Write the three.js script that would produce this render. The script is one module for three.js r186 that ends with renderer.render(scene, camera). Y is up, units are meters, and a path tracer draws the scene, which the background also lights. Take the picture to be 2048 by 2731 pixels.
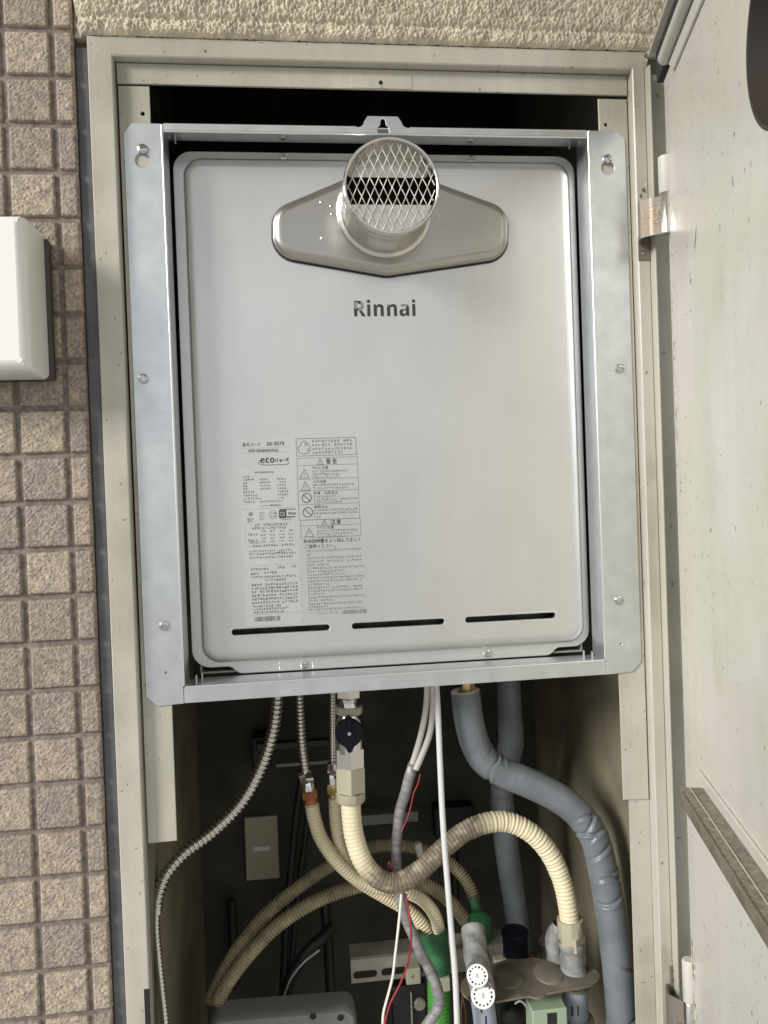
import * as THREE from 'three';
import { RoundedBoxGeometry } from 'three/addons/geometries/RoundedBoxGeometry.js';
import { mergeGeometries, mergeVertices, toCreasedNormals } from 'three/addons/utils/BufferGeometryUtils.js';
import { ImprovedNoise } from 'three/addons/math/ImprovedNoise.js';
import { FontLoader } from 'three/addons/loaders/FontLoader.js';
import { TextGeometry } from 'three/addons/geometries/TextGeometry.js';
import { Brush, Evaluator, SUBTRACTION } from 'three-bvh-csg';

/* ---------- camera, sky, sun, exposure ---------- */
const V = (x, y, z) => new THREE.Vector3(x, y, z);
const scene = new THREE.Scene();
const camera = new THREE.PerspectiveCamera(67.316, 0.75, 0.02, 60);
camera.position.set(-0.1048, -0.1011, 0.8305);
camera.quaternion.setFromRotationMatrix(new THREE.Matrix4().makeBasis(V(0.9934, -0.0359, 0.1093), V(0.0371, 0.9993, -0.0088), V(-0.1089, 0.0128, 0.994)));
const renderer = new THREE.WebGLRenderer({ antialias: true });
renderer.setSize(768, 1024);
renderer.toneMapping = THREE.LinearToneMapping;
renderer.toneMappingExposure = 1.03;
renderer.shadowMap.enabled = true;
{ // soft overcast daylight above, pale concrete light below the horizon
  const W = 64, H = 32, d = new Float32Array(W * H * 4);
  for (let y = 0; y < H; y++) for (let x = 0; x < W; x++) {
    const el = ((y + 0.5) / H - 0.5) * Math.PI, i = (y * W + x) * 4;
    const L = el > 0 ? 0.76 + 0.05 * Math.sin(el) : 0.5;
    const c = el > 0 ? [0.96, 1.0, 1.04] : [1.0, 0.97, 0.92];
    d[i] = L * c[0]; d[i + 1] = L * c[1]; d[i + 2] = L * c[2]; d[i + 3] = 1;
  }
  const t = new THREE.DataTexture(d, W, H, THREE.RGBAFormat, THREE.FloatType);
  t.mapping = THREE.EquirectangularReflectionMapping; t.magFilter = THREE.LinearFilter; t.needsUpdate = true;
  scene.background = t; scene.environment = t;
}
const sun = new THREE.DirectionalLight(new THREE.Color().setRGB(1, 0.98, 0.93), 3.3);
sun.position.set(-2.4, 1.25, 1.55); sun.target.position.set(0, 0, 0);
sun.castShadow = true; sun.shadow.radius = 34; sun.shadow.mapSize.set(2048, 2048);
Object.assign(sun.shadow.camera, { left: -1.2, right: 1.2, top: 1.2, bottom: -1.2, near: 0.1, far: 6 });
scene.add(sun, sun.target);

/* ---------- helpers ---------- */
let seed = 7;
const rnd = () => { seed = (seed * 1664525 + 1013904223) >>> 0; return seed / 4294967296; };
const R = (a, b) => a + (b - a) * rnd();
const used = new Map();
const numbered = (n) => { const k = used.get(n) || 0; used.set(n, k + 1); return k ? n + '_' + String(k).padStart(3, '0') : n; };
const GROUPS = { insulated_pipe: 'grey insulated pipes under the heater', old_hose: 'old tan hoses at the back', green_sleeve: 'green sleeves over the hose ends', hinge_leaf: 'door hinge leaves on the right jamb', thin_wire: 'thin wires among the hoses', black_cable: 'black cables on the back wall', hot_water_hose: 'cream hoses with metal nuts', return_hose: 'cream hoses with metal nuts' };
function thing(name, label, category, base = [0, 0, 0], group = GROUPS[name]) {
  const o = new THREE.Group(); o.name = numbered(name); o.position.set(...base); o.userData = { label, category };
  if (group) o.userData.group = group;
  scene.add(o); return o;
}
const shade = (m) => { m.castShadow = m.receiveShadow = true; return m; };
// geometry in world coordinates, moved into the thing's own axes
function part(name, geos, mat, parent, label) {
  let g = Array.isArray(geos) ? merge(geos) : geos;
  const m = shade(new THREE.Mesh(g, mat)); m.name = name;
  if (parent) {
    const w = V(0, 0, 0); for (let p = parent; p && p !== scene; p = p.parent) { if (p.userData.local) break; w.add(p.position); }
    if (!parent.userData.local) m.position.copy(w).negate();
    parent.add(m);
  } else { m.name = numbered(name); scene.add(m); }
  if (label) m.userData.label = label;
  return m;
}
function merge(list) {
  const fix = list.map((g) => {
    g = g.index ? g.toNonIndexed() : g;
    for (const k of Object.keys(g.attributes)) if (!['position', 'normal', 'uv'].includes(k)) g.deleteAttribute(k);
    return g;
  });
  return fix.length > 1 ? mergeGeometries(fix) : fix[0];
}
function metres(g) { // box-projected uv in metres
  g = g.index ? g.toNonIndexed() : g;
  const p = g.attributes.position, n = g.attributes.normal, uv = new Float32Array(p.count * 2);
  for (let i = 0; i < p.count; i++) {
    const a = Math.abs(n.getX(i)), b = Math.abs(n.getY(i)), c = Math.abs(n.getZ(i));
    const [u, v] = c >= a && c >= b ? [p.getX(i), p.getY(i)] : a >= b ? [p.getZ(i), p.getY(i)] : [p.getX(i), p.getZ(i)];
    uv[i * 2] = u; uv[i * 2 + 1] = v;
  }
  g.setAttribute('uv', new THREE.BufferAttribute(uv, 2)); return g;
}
const box = (x0, x1, y0, y1, z0, z1, r = 0.0008) => metres(new RoundedBoxGeometry(x1 - x0, y1 - y0, z1 - z0, 2, Math.min(r, (x1 - x0) / 2.01, (y1 - y0) / 2.01, (z1 - z0) / 2.01)).translate((x0 + x1) / 2, (y0 + y1) / 2, (z0 + z1) / 2));
const slab = (x0, x1, y0, y1, z0, z1) => metres(new THREE.BoxGeometry(x1 - x0, y1 - y0, z1 - z0).translate((x0 + x1) / 2, (y0 + y1) / 2, (z0 + z1) / 2));
function rrect(x0, x1, y0, y1, r, path = new THREE.Shape()) {
  path.moveTo(x0 + r, y0); path.lineTo(x1 - r, y0); path.absarc(x1 - r, y0 + r, r, -Math.PI / 2, 0); path.lineTo(x1, y1 - r); path.absarc(x1 - r, y1 - r, r, 0, Math.PI / 2);
  path.lineTo(x0 + r, y1); path.absarc(x0 + r, y1 - r, r, Math.PI / 2, Math.PI); path.lineTo(x0, y0 + r); path.absarc(x0 + r, y0 + r, r, Math.PI, 1.5 * Math.PI); return path;
}
const circleHole = (x, y, r) => { const p = new THREE.Path(); p.absarc(x, y, r, 0, Math.PI * 2, true); return p; };
const poly = (pts) => { const s = new THREE.Shape(); pts.forEach((p, i) => (i ? s.lineTo(p[0], p[1]) : s.moveTo(p[0], p[1]))); return s; };
const sheet = (shape, z0, z1, bevel = 0.0002) => metres(new THREE.ExtrudeGeometry(shape, { depth: z1 - z0 - 2 * bevel, bevelEnabled: bevel > 0, bevelSize: bevel, bevelThickness: bevel, bevelOffset: -bevel, bevelSegments: 1, curveSegments: 20 }).translate(0, 0, z0 + bevel));
// polygon with rounded corners -> loop of [x, y, nx, ny] (counter-clockwise)
function fillet(v, radii, seg = 10) {
  const out = [], n = v.length;
  for (let i = 0; i < n; i++) {
    const p = new THREE.Vector2(...v[i]), a = new THREE.Vector2(...v[(i + n - 1) % n]).sub(p).normalize(), b = new THREE.Vector2(...v[(i + 1) % n]).sub(p).normalize();
    const half = Math.acos(THREE.MathUtils.clamp(a.dot(b), -1, 1)) / 2, r = radii[i], c = p.clone().addScaledVector(a.clone().add(b).normalize(), r / Math.sin(half));
    const d = r / Math.tan(half), s = p.clone().addScaledVector(a, d).sub(c), e = p.clone().addScaledVector(b, d).sub(c);
    let a0 = Math.atan2(s.y, s.x), a1 = Math.atan2(e.y, e.x); while (a1 < a0 - 1e-9) a1 += 2 * Math.PI;
    for (let k = 0; k <= seg; k++) { const t = a0 + (a1 - a0) * k / seg; out.push([c.x + r * Math.cos(t), c.y + r * Math.sin(t), Math.cos(t), Math.sin(t)]); }
  }
  return out;
}
// sweeps a profile [[offset along the outward normal, z], ...] round a loop
function sweep(loop, profile) {
  const n = loop.length, m = profile.length, pos = [], idx = [];
  for (const [x, y, nx, ny] of loop) for (const [o, z] of profile) pos.push(x + nx * o, y + ny * o, z);
  for (let i = 0; i < n; i++) for (let k = 0; k < m - 1; k++) { const a = i * m + k, b = ((i + 1) % n) * m + k; idx.push(a, b, b + 1, a, b + 1, a + 1); }
  const g = new THREE.BufferGeometry(); g.setAttribute('position', new THREE.Float32BufferAttribute(pos, 3)); g.setIndex(idx); g.computeVertexNormals();
  return metres(g);
}
const face = (loop, inset, z, holes = []) => { const s = poly(loop.map(([x, y, nx, ny]) => [x + nx * inset, y + ny * inset])); s.holes = holes; return metres(new THREE.ShapeGeometry(s, 16).translate(0, 0, z)); };
const lathe = (profile, at, axis = [0, 0, 1], seg = 48) => {
  const g = new THREE.LatheGeometry(profile.map(([r, h]) => new THREE.Vector2(r, h)), seg);
  g.applyQuaternion(new THREE.Quaternion().setFromUnitVectors(V(0, 1, 0), V(...axis).normalize())); g.translate(...at);
  return toCreasedNormals(g, 0.6);
};
const curveOf = (pts) => new THREE.CatmullRomCurve3(pts.map((p) => V(...p)), false, 'centripetal');
// tube whose radius follows f(length along it)
function hose(pts, f, step = 0.003, round = 18, colour) {
  const c = curveOf(pts); c.arcLengthDivisions = 400;
  const L = c.getLength(), n = Math.max(4, Math.round(L / step)), fr = c.computeFrenetFrames(n, false), pos = [], uv = [], idx = [], col = [];
  for (let i = 0; i <= n; i++) {
    const p = c.getPointAt(i / n), s = L * i / n;
    for (let k = 0; k <= round; k++) {
      const a = 2 * Math.PI * k / round, r = f(s, a, L);
      const d = fr.normals[i].clone().multiplyScalar(Math.cos(a)).addScaledVector(fr.binormals[i], Math.sin(a));
      pos.push(p.x + d.x * r, p.y + d.y * r, p.z + d.z * r); uv.push(k / round * 0.06, s);
      if (colour) col.push(...colour(s / L, d));
    }
  }
  for (let i = 0; i < n; i++) for (let k = 0; k < round; k++) { const a = i * (round + 1) + k, b = a + round + 1; idx.push(a, a + 1, b, b, a + 1, b + 1); }
  const g = new THREE.BufferGeometry();
  g.setAttribute('position', new THREE.Float32BufferAttribute(pos, 3)); g.setAttribute('uv', new THREE.Float32BufferAttribute(uv, 2));
  if (colour) g.setAttribute('color', new THREE.Float32BufferAttribute(col, 3));
  g.setIndex(idx); g.computeVertexNormals();
  const nr = g.attributes.normal; // close the seam
  for (let i = 0; i <= n; i++) { const a = i * (round + 1), b = a + round, v = V(nr.getX(a) + nr.getX(b), nr.getY(a) + nr.getY(b), nr.getZ(a) + nr.getZ(b)).normalize(); nr.setXYZ(a, v.x, v.y, v.z); nr.setXYZ(b, v.x, v.y, v.z); }
  return g;
}
const plain = (r) => () => r;
const ribs = (r, amp, pitch) => (s) => r - amp * Math.pow(Math.abs(Math.sin(Math.PI * s / pitch)), 5);
const rings = (r, amp, pitch) => (s) => r - amp + amp * Math.abs(Math.sin(Math.PI * s / pitch));
// a turned piece along a line from a to b: profile [[radius, share of the way], ...]
function turned(a, b, profile, seg = 32) {
  const A = V(...a), d = V(...b).sub(A), L = d.length();
  return metres(lathe(profile.map(([r, t]) => [r, t * L]), a, d.normalize().toArray(), seg));
}
const hexNut = (a, b, r, c = 0.12) => { const g = turned(a, b, [[0, 0], [r * 0.9, 0], [r, c], [r, 1 - c], [r * 0.9, 1], [0, 1]], 6); return g; };

/* ---------- textures ---------- */
const hash = (x, y, s) => { let h = Math.imul(x, 374761393) ^ Math.imul(y, 668265263) ^ Math.imul(s, 2147483647 - 59); h = Math.imul(h ^ (h >>> 13), 1274126177); h ^= h >>> 16; return (h >>> 0) / 4294967296; };
function tnoise(u, v, px, py, s) { // periodic value noise
  const x = u * px, y = v * py, i = Math.floor(x), j = Math.floor(y), f = x - i, g = y - j, a = f * f * (3 - 2 * f), b = g * g * (3 - 2 * g);
  const m = (q, p) => ((q % p) + p) % p, h = (p, q) => hash(m(p, px), m(q, py), s);
  return (h(i, j) * (1 - a) + h(i + 1, j) * a) * (1 - b) + (h(i, j + 1) * (1 - a) + h(i + 1, j + 1) * a) * b;
}
const fbm = (u, v, px, py, oct, s) => { let t = 0, a = 0.5, w = 0; for (let o = 0; o < oct; o++) { t += a * tnoise(u, v, px << o, py << o, s + o); w += a; a *= 0.55; } return t / w; };
function tex(size, metresWide, fn, srgb = true) {
  const d = new Uint8Array(size * size * 4);
  for (let y = 0; y < size; y++) for (let x = 0; x < size; x++) { const c = fn(x / size, y / size), i = (y * size + x) * 4; d[i] = Math.min(255, Math.max(0, c[0])); d[i + 1] = Math.min(255, Math.max(0, c[1])); d[i + 2] = Math.min(255, Math.max(0, c[2])); d[i + 3] = 255; }
  const t = new THREE.DataTexture(d, size, size); t.wrapS = t.wrapT = THREE.RepeatWrapping; t.magFilter = THREE.LinearFilter; t.minFilter = THREE.LinearFilter;
  t.repeat.set(1 / metresWide, 1 / metresWide); if (srgb) t.colorSpace = THREE.SRGBColorSpace; t.needsUpdate = true; return t;
}
const grey = (size, w, fn) => tex(size, w, (u, v) => { const g = fn(u, v); return [g, g, g]; }, false);
const std = (o) => new THREE.MeshStandardMaterial({ side: THREE.DoubleSide, ...o });
const lin = (r, g, b) => new THREE.Color().setRGB(r, g, b);

const fineBump = grey(512, 0.06, (u, v) => 255 * fbm(u, v, 24, 24, 3, 5));
const smudge = grey(512, 0.4, (u, v) => 90 + 120 * fbm(u, v, 5, 5, 5, 21));
const M = {};
// chips, rust spots and scuffs pressed into a finished colour map (metres from its origin)
function stamp(t, w, list) {
  const { data, width: n } = t.image;
  for (const [x, y, rx, ry, c, al, tilt] of list) {
    const px = x / w * n, py = y / w * n, a = Math.max(0.8, rx / w * n), b = Math.max(0.8, ry / w * n), R0 = Math.ceil(Math.max(a, b) * 1.4), ct = Math.cos(tilt), st = Math.sin(tilt);
    for (let j = -R0; j <= R0; j++) for (let i = -R0; i <= R0; i++) {
      const u = (i * ct + j * st) / a, v = (-i * st + j * ct) / b, q = Math.hypot(u, v) + 0.5 * (hash(Math.floor(px + i), Math.floor(py + j), 9) - 0.5) + 0.35 * (tnoise((px + i) / 64, (py + j) / 64, 16, 16, 4) - 0.5);
      if (q > 1) continue;
      const k = ((((Math.floor(py) + j) % n + n) % n) * n + ((Math.floor(px) + i) % n + n) % n) * 4, f = al * Math.min(1, (1 - q) * 3);
      for (let h = 0; h < 3; h++) data[k + h] = data[k + h] * (1 - f) + c[h] * f;
    }
  }
  t.needsUpdate = true; return t;
}
const RUST = [120, 84, 54], CHIP = [92, 86, 76], DARK = [58, 54, 48], SCUFF = [150, 146, 138], PALE = [232, 228, 220];
{ // aged beige enamel on the frame: faint streaks, grime, specks and small rubs
  const map = tex(1024, 0.55, (u, v) => {
    const a = fbm(u, v, 4, 4, 5, 3), s = fbm(u, v, 60, 3, 3, 9), k = fbm(u, v, 90, 90, 2, 14);
    let m = 1 - 0.3 * Math.max(0, a - 0.45) - 0.06 * (s - 0.5); if (k > 0.9) m *= 0.75; if (k < 0.08) m *= 1.08;
    return [188 * m, 184 * m, 171 * m * (1 - 0.08 * (a - 0.5))];
  });
  const marks = [];
  for (let i = 0; i < 150; i++) marks.push([R(0, 0.55), R(0, 0.55), R(0.0004, 0.0012), R(0.0005, 0.002), [CHIP, DARK, RUST, PALE][Math.floor(R(0, 4))], R(0.3, 0.85), R(-0.5, 0.5)]);
  for (let i = 0; i < 40; i++) marks.push([R(0, 0.55), R(0, 0.55), R(0.0004, 0.0009), R(0.006, 0.03), SCUFF, R(0.12, 0.4), R(-0.2, 0.2)]);
  for (let i = 0; i < 14; i++) marks.push([R(0, 0.55), R(0, 0.55), R(0.006, 0.02), R(0.01, 0.05), [150, 144, 124], R(0.12, 0.3), R(-0.4, 0.4)]);
  stamp(map, 0.55, marks);
  M.beige = std({ map, roughness: 0.55, roughnessMap: smudge, bumpMap: fineBump, bumpScale: 0.00015 });
}
{ // inside of the door: paler enamel with dirt spots and scratches
  const map = tex(2048, 1.1, (u, v) => {
    const a = fbm(u, v, 6, 6, 5, 33), s = fbm(u, v, 90, 4, 3, 39), k = fbm(u, v, 150, 120, 2, 44), q = fbm(u, v, 9, 7, 2, 48);
    let m = 1 - 0.16 * Math.max(0, a - 0.42) - 0.035 * (s - 0.5); if (k > 0.87 && q > 0.5) m *= 0.68; if (k < 0.1) m *= 1.06;
    return [208 * m, 205 * m, 195 * m * (1 - 0.1 * (a - 0.5))];
  });
  const marks = [];
  for (let i = 0; i < 260; i++) marks.push([R(0.03, 0.42), R(-0.7, 0.36), R(0.0004, 0.0013), R(0.0005, 0.0026), [CHIP, DARK, RUST, SCUFF][Math.floor(R(0, 4))], R(0.35, 0.9), R(-0.5, 0.5)]);
  for (let i = 0; i < 90; i++) marks.push([0.032 + 0.012 * rnd() * rnd(), R(-0.05, 0.21), R(0.0006, 0.0018), R(0.0008, 0.004), [RUST, DARK, CHIP, PALE][Math.floor(R(0, 4))], R(0.4, 0.95), R(-0.3, 0.3)]);
  for (let i = 0; i < 60; i++) marks.push([0.031 + 0.02 * rnd() * rnd(), R(-0.70, -0.58), R(0.001, 0.003), R(0.001, 0.006), [RUST, DARK, PALE, PALE][Math.floor(R(0, 4))], R(0.4, 0.95), R(-0.3, 0.3)]);
  for (let i = 0; i < 26; i++) marks.push([R(0.1, 0.4), R(-0.6, 0.3), R(0.0006, 0.0012), R(0.008, 0.035), SCUFF, R(0.15, 0.4), R(-0.25, 0.25)]);
  for (let i = 0; i < 8; i++) marks.push([R(0.05, 0.4), R(-0.5, 0.3), R(0.02, 0.05), R(0.03, 0.09), [176, 172, 160], R(0.12, 0.25), R(-0.4, 0.4)]);
  marks.push([0.135, 0.135, 0.002, 0.014, DARK, 0.8, -0.45]);
  stamp(map, 1.1, marks);
  M.door = std({ map, roughness: 0.5, roughnessMap: smudge, bumpMap: fineBump, bumpScale: 0.00012 });
}
{ // galvanised sheet: faint spangle and rolling marks
  const map = tex(512, 0.2, (u, v) => { const a = fbm(u, v, 14, 14, 3, 61), s = fbm(u, v, 4, 120, 2, 66), m = 0.95 + 0.08 * (a - 0.5) + 0.02 * (s - 0.5); return [222 * m, 226 * m, 228 * m]; });
  const rough = grey(512, 0.2, (u, v) => 84 + 26 * fbm(u, v, 10, 10, 4, 71));
  M.zinc = std({ map, metalness: 0.9, roughness: 1, roughnessMap: rough });
}
M.zincEdge = std({ color: lin(0.78, 0.79, 0.8), metalness: 0.95, roughness: 0.3 });
M.panel = new THREE.MeshPhysicalMaterial({ side: THREE.DoubleSide, map: tex(512, 0.5, (u, v) => { const m = 0.975 + 0.07 * (fbm(u, v, 5, 4, 5, 85) - 0.5) + 0.012 * (fbm(u, v, 50, 6, 2, 88) - 0.5); return [219 * m, 219 * m, 217 * m]; }), metalness: 0.8, roughness: 0.40, roughnessMap: grey(256, 0.3, (u, v) => 215 + 40 * fbm(u, v, 8, 8, 4, 81)), clearcoat: 0.15, clearcoatRoughness: 0.35 });
{
  const brush = grey(512, 0.12, (u, v) => 120 + 30 * fbm(u, v, 6, 220, 2, 91) + 30 * fbm(u, v, 6, 6, 3, 95));
  M.steel = std({ color: lin(0.46, 0.44, 0.405), metalness: 1, roughness: 0.55, roughnessMap: brush });
  M.bright = std({ color: lin(0.66, 0.64, 0.6), metalness: 1, roughness: 0.22 });
  M.wire = std({ color: lin(0.62, 0.6, 0.54), metalness: 0.8, roughness: 0.45 });
}
M.chrome = std({ color: lin(0.75, 0.75, 0.76), metalness: 1, roughness: 0.14 });
M.screw = std({ color: lin(0.58, 0.58, 0.58), metalness: 1, roughness: 0.14 });
M.labelFilm = new THREE.MeshPhysicalMaterial({ color: lin(0.85, 0.85, 0.86), transparent: true, opacity: 0.16, roughness: 0.3 });
M.copper = std({ color: lin(0.42, 0.17, 0.07), metalness: 0.7, roughness: 0.5 });
M.wireBrown = std({ color: lin(0.12, 0.055, 0.03), roughness: 0.5 });
M.ventDark = std({ color: lin(0.018, 0.014, 0.011), roughness: 0.5 });
M.brass = std({ color: lin(0.6, 0.45, 0.2), metalness: 1, roughness: 0.35 });
M.black = std({ color: lin(0.012, 0.012, 0.014), roughness: 0.55 });
M.blackGloss = new THREE.MeshPhysicalMaterial({ color: lin(0.004, 0.0045, 0.011), roughness: 0.45, specularIntensity: 0.35 });
M.void = std({ color: lin(0.006, 0.006, 0.006), roughness: 0.9 });
M.dark = std({ color: lin(0.03, 0.036, 0.03), metalness: 0.3, roughness: 0.5 });
M.insulation = std({ map: tex(256, 0.12, (u, v) => { const m = 0.5 + fbm(u, v, 6, 4, 4, 71); return [88 * m, 96 * m, 88 * m]; }), metalness: 0.6, roughness: 0.3 });
M.olive = std({ map: tex(256, 0.2, (u, v) => { const m = 0.8 + 0.4 * fbm(u, v, 5, 3, 4, 63); return [132 * m, 125 * m, 104 * m]; }), roughness: 0.65 });
M.rubber = std({ color: lin(0.035, 0.036, 0.04), roughness: 0.7, bumpMap: fineBump, bumpScale: 0.0004 });
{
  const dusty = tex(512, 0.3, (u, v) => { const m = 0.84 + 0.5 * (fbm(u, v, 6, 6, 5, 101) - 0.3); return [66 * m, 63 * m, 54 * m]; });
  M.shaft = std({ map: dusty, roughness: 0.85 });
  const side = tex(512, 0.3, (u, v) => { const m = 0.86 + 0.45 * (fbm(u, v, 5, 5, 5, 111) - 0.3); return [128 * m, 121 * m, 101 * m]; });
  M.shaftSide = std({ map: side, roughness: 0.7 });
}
{
  const map = tex(512, 0.18, (u, v) => { const a = fbm(u, v, 30, 30, 4, 121), b = fbm(u, v, 5, 5, 3, 125), m = 0.84 + 0.35 * (a - 0.3) + 0.1 * (b - 0.5); return [220 * m, 209 * m, 186 * m]; });
  M.stucco = std({ map, roughness: 0.9 });
}
{
  M.tiles = [[0, 168, 153, 137], [1, 158, 144, 129], [2, 173, 159, 141], [3, 156, 143, 131]].map(([k, r, g, b]) => {
    const map = tex(256, 0.05, (u, v) => { const a = fbm(u, v, 26, 26, 3, 130 + k), c = fbm(u, v, 4, 4, 3, 150 + k), m = 0.68 + 0.56 * a + 0.22 * (c - 0.5); return [r * m, g * m, b * m * (1 - 0.1 * (c - 0.5))]; });
    return std({ map, roughness: 0.7, bumpMap: grey(256, 0.05, (u, v) => 255 * fbm(u, v, 32, 32, 2, 140 + k)), bumpScale: 0.0007 });
  });
  M.grout = std({ map: tex(256, 0.1, (u, v) => { const m = 0.75 + 0.5 * fbm(u, v, 20, 20, 3, 161); return [126 * m, 115 * m, 109 * m]; }), roughness: 0.9 });
  M.sealant = std({ map: tex(256, 0.2, (u, v) => { const m = 0.7 + 0.6 * fbm(u, v, 4, 9, 4, 165); return [96 * m, 97 * m, 98 * m]; }), roughness: 0.65 });
}
M.lampWhite = new THREE.MeshPhysicalMaterial({ color: lin(0.86, 0.86, 0.83), roughness: 0.35, clearcoat: 0.3, clearcoatRoughness: 0.2 });
M.lampBase = std({ color: lin(0.05, 0.04, 0.035), roughness: 0.45 });
M.cream = std({ color: lin(0.74, 0.66, 0.45), roughness: 0.5 });
M.creamDirty = std({ vertexColors: true, roughness: 0.55, bumpMap: fineBump, bumpScale: 0.0003 });
M.creamDark = std({ map: tex(256, 0.1, (u, v) => { const m = 0.66 + 0.4 * fbm(u, v, 6, 6, 4, 171); return [190 * m, 176 * m, 142 * m]; }), roughness: 0.65 });
M.beigePlastic = std({ color: lin(0.42, 0.39, 0.29), roughness: 0.4 });
M.foam = std({ map: tex(512, 0.15, (u, v) => { const m = 0.86 + 0.28 * fbm(u, v, 7, 7, 4, 181); return [108 * m, 113 * m, 118 * m]; }), roughness: 0.36, bumpMap: grey(512, 0.12, (u, v) => 255 * fbm(u, v, 5, 9, 4, 188)), bumpScale: 0.0005 });
M.foamIn = std({ color: lin(0.6, 0.56, 0.45), roughness: 0.9 });
M.cable = std({ color: lin(0.5, 0.49, 0.46), roughness: 0.5 });
M.cableWhite = std({ color: lin(0.66, 0.66, 0.66), roughness: 0.4 });
M.tape = std({ map: tex(256, 0.05, (u, v) => { const m = 0.8 + 0.4 * fbm(u, v, 3, 12, 3, 191); return [132 * m, 130 * m, 132 * m]; }), roughness: 0.5, bumpMap: grey(256, 0.05, (u, v) => 255 * fbm(u, v, 3, 10, 3, 195)), bumpScale: 0.001 });
M.film = new THREE.MeshPhysicalMaterial({ map: tex(512, 0.09, (u, v) => { const m = 0.72 + 0.55 * fbm(u, v, 6, 6, 5, 201); return [140 * m, 140 * m, 138 * m]; }), roughness: 0.4, clearcoat: 0.8, clearcoatRoughness: 0.18, bumpMap: grey(512, 0.07, (u, v) => 255 * fbm(u, v, 6, 8, 4, 205)), bumpScale: 0.002 });
M.pvc = std({ color: lin(0.32, 0.35, 0.42), roughness: 0.45 });
M.green = std({ map: tex(256, 0.08, (u, v) => { const m = 0.7 + 0.6 * fbm(u, v, 5, 5, 4, 211); return [52 * m, 108 * m, 70 * m]; }), roughness: 0.45, bumpMap: fineBump, bumpScale: 0.0008 });
M.greenRib = std({ color: lin(0.07, 0.3, 0.05), roughness: 0.4 });
M.greyMetal = std({ map: tex(256, 0.15, (u, v) => { const m = 0.75 + 0.5 * fbm(u, v, 5, 5, 5, 221); return [150 * m, 148 * m, 136 * m]; }), metalness: 0.25, roughness: 0.55 });
M.dusty = std({ map: tex(256, 0.12, (u, v) => { const m = 0.7 + 0.6 * fbm(u, v, 5, 5, 5, 231); return [122 * m, 115 * m, 102 * m]; }), metalness: 0.2, roughness: 0.6 });
M.rail = std({ map: tex(512, 0.12, (u, v) => { const k = fbm(u, v, 40, 40, 3, 241), a = fbm(u, v, 5, 5, 4, 245), m = 0.7 + 0.5 * k + 0.2 * (a - 0.5); return [136 * m, 128 * m, 116 * m]; }), roughness: 0.8 });
M.red = std({ color: lin(0.35, 0.03, 0.04), roughness: 0.5 });
M.white = std({ color: lin(0.78, 0.77, 0.72), roughness: 0.45 });
M.blackCable = std({ color: lin(0.012, 0.012, 0.013), roughness: 0.5 });
M.boxGrey = std({ color: lin(0.24, 0.235, 0.22), roughness: 0.5 });
M.terminal = std({ color: lin(0.3, 0.38, 0.27), roughness: 0.5 });

/* ---------- the shaft behind the opening ---------- */
const structure = (name, g, m, label) => { const o = part(name, g, m); o.userData.kind = 'structure'; if (label) o.userData.label = label; return o; };
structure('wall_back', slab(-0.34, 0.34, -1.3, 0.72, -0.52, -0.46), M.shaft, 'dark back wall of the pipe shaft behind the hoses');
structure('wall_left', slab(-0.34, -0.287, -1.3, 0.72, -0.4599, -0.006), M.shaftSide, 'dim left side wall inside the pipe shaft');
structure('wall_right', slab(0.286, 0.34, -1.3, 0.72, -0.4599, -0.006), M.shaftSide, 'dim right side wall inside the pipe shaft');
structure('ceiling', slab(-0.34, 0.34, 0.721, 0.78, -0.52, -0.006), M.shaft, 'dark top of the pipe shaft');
structure('floor', slab(-0.34, 0.34, -1.36, -1.301, -0.52, -0.006), M.shaft, 'dark floor of the pipe shaft');

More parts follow.
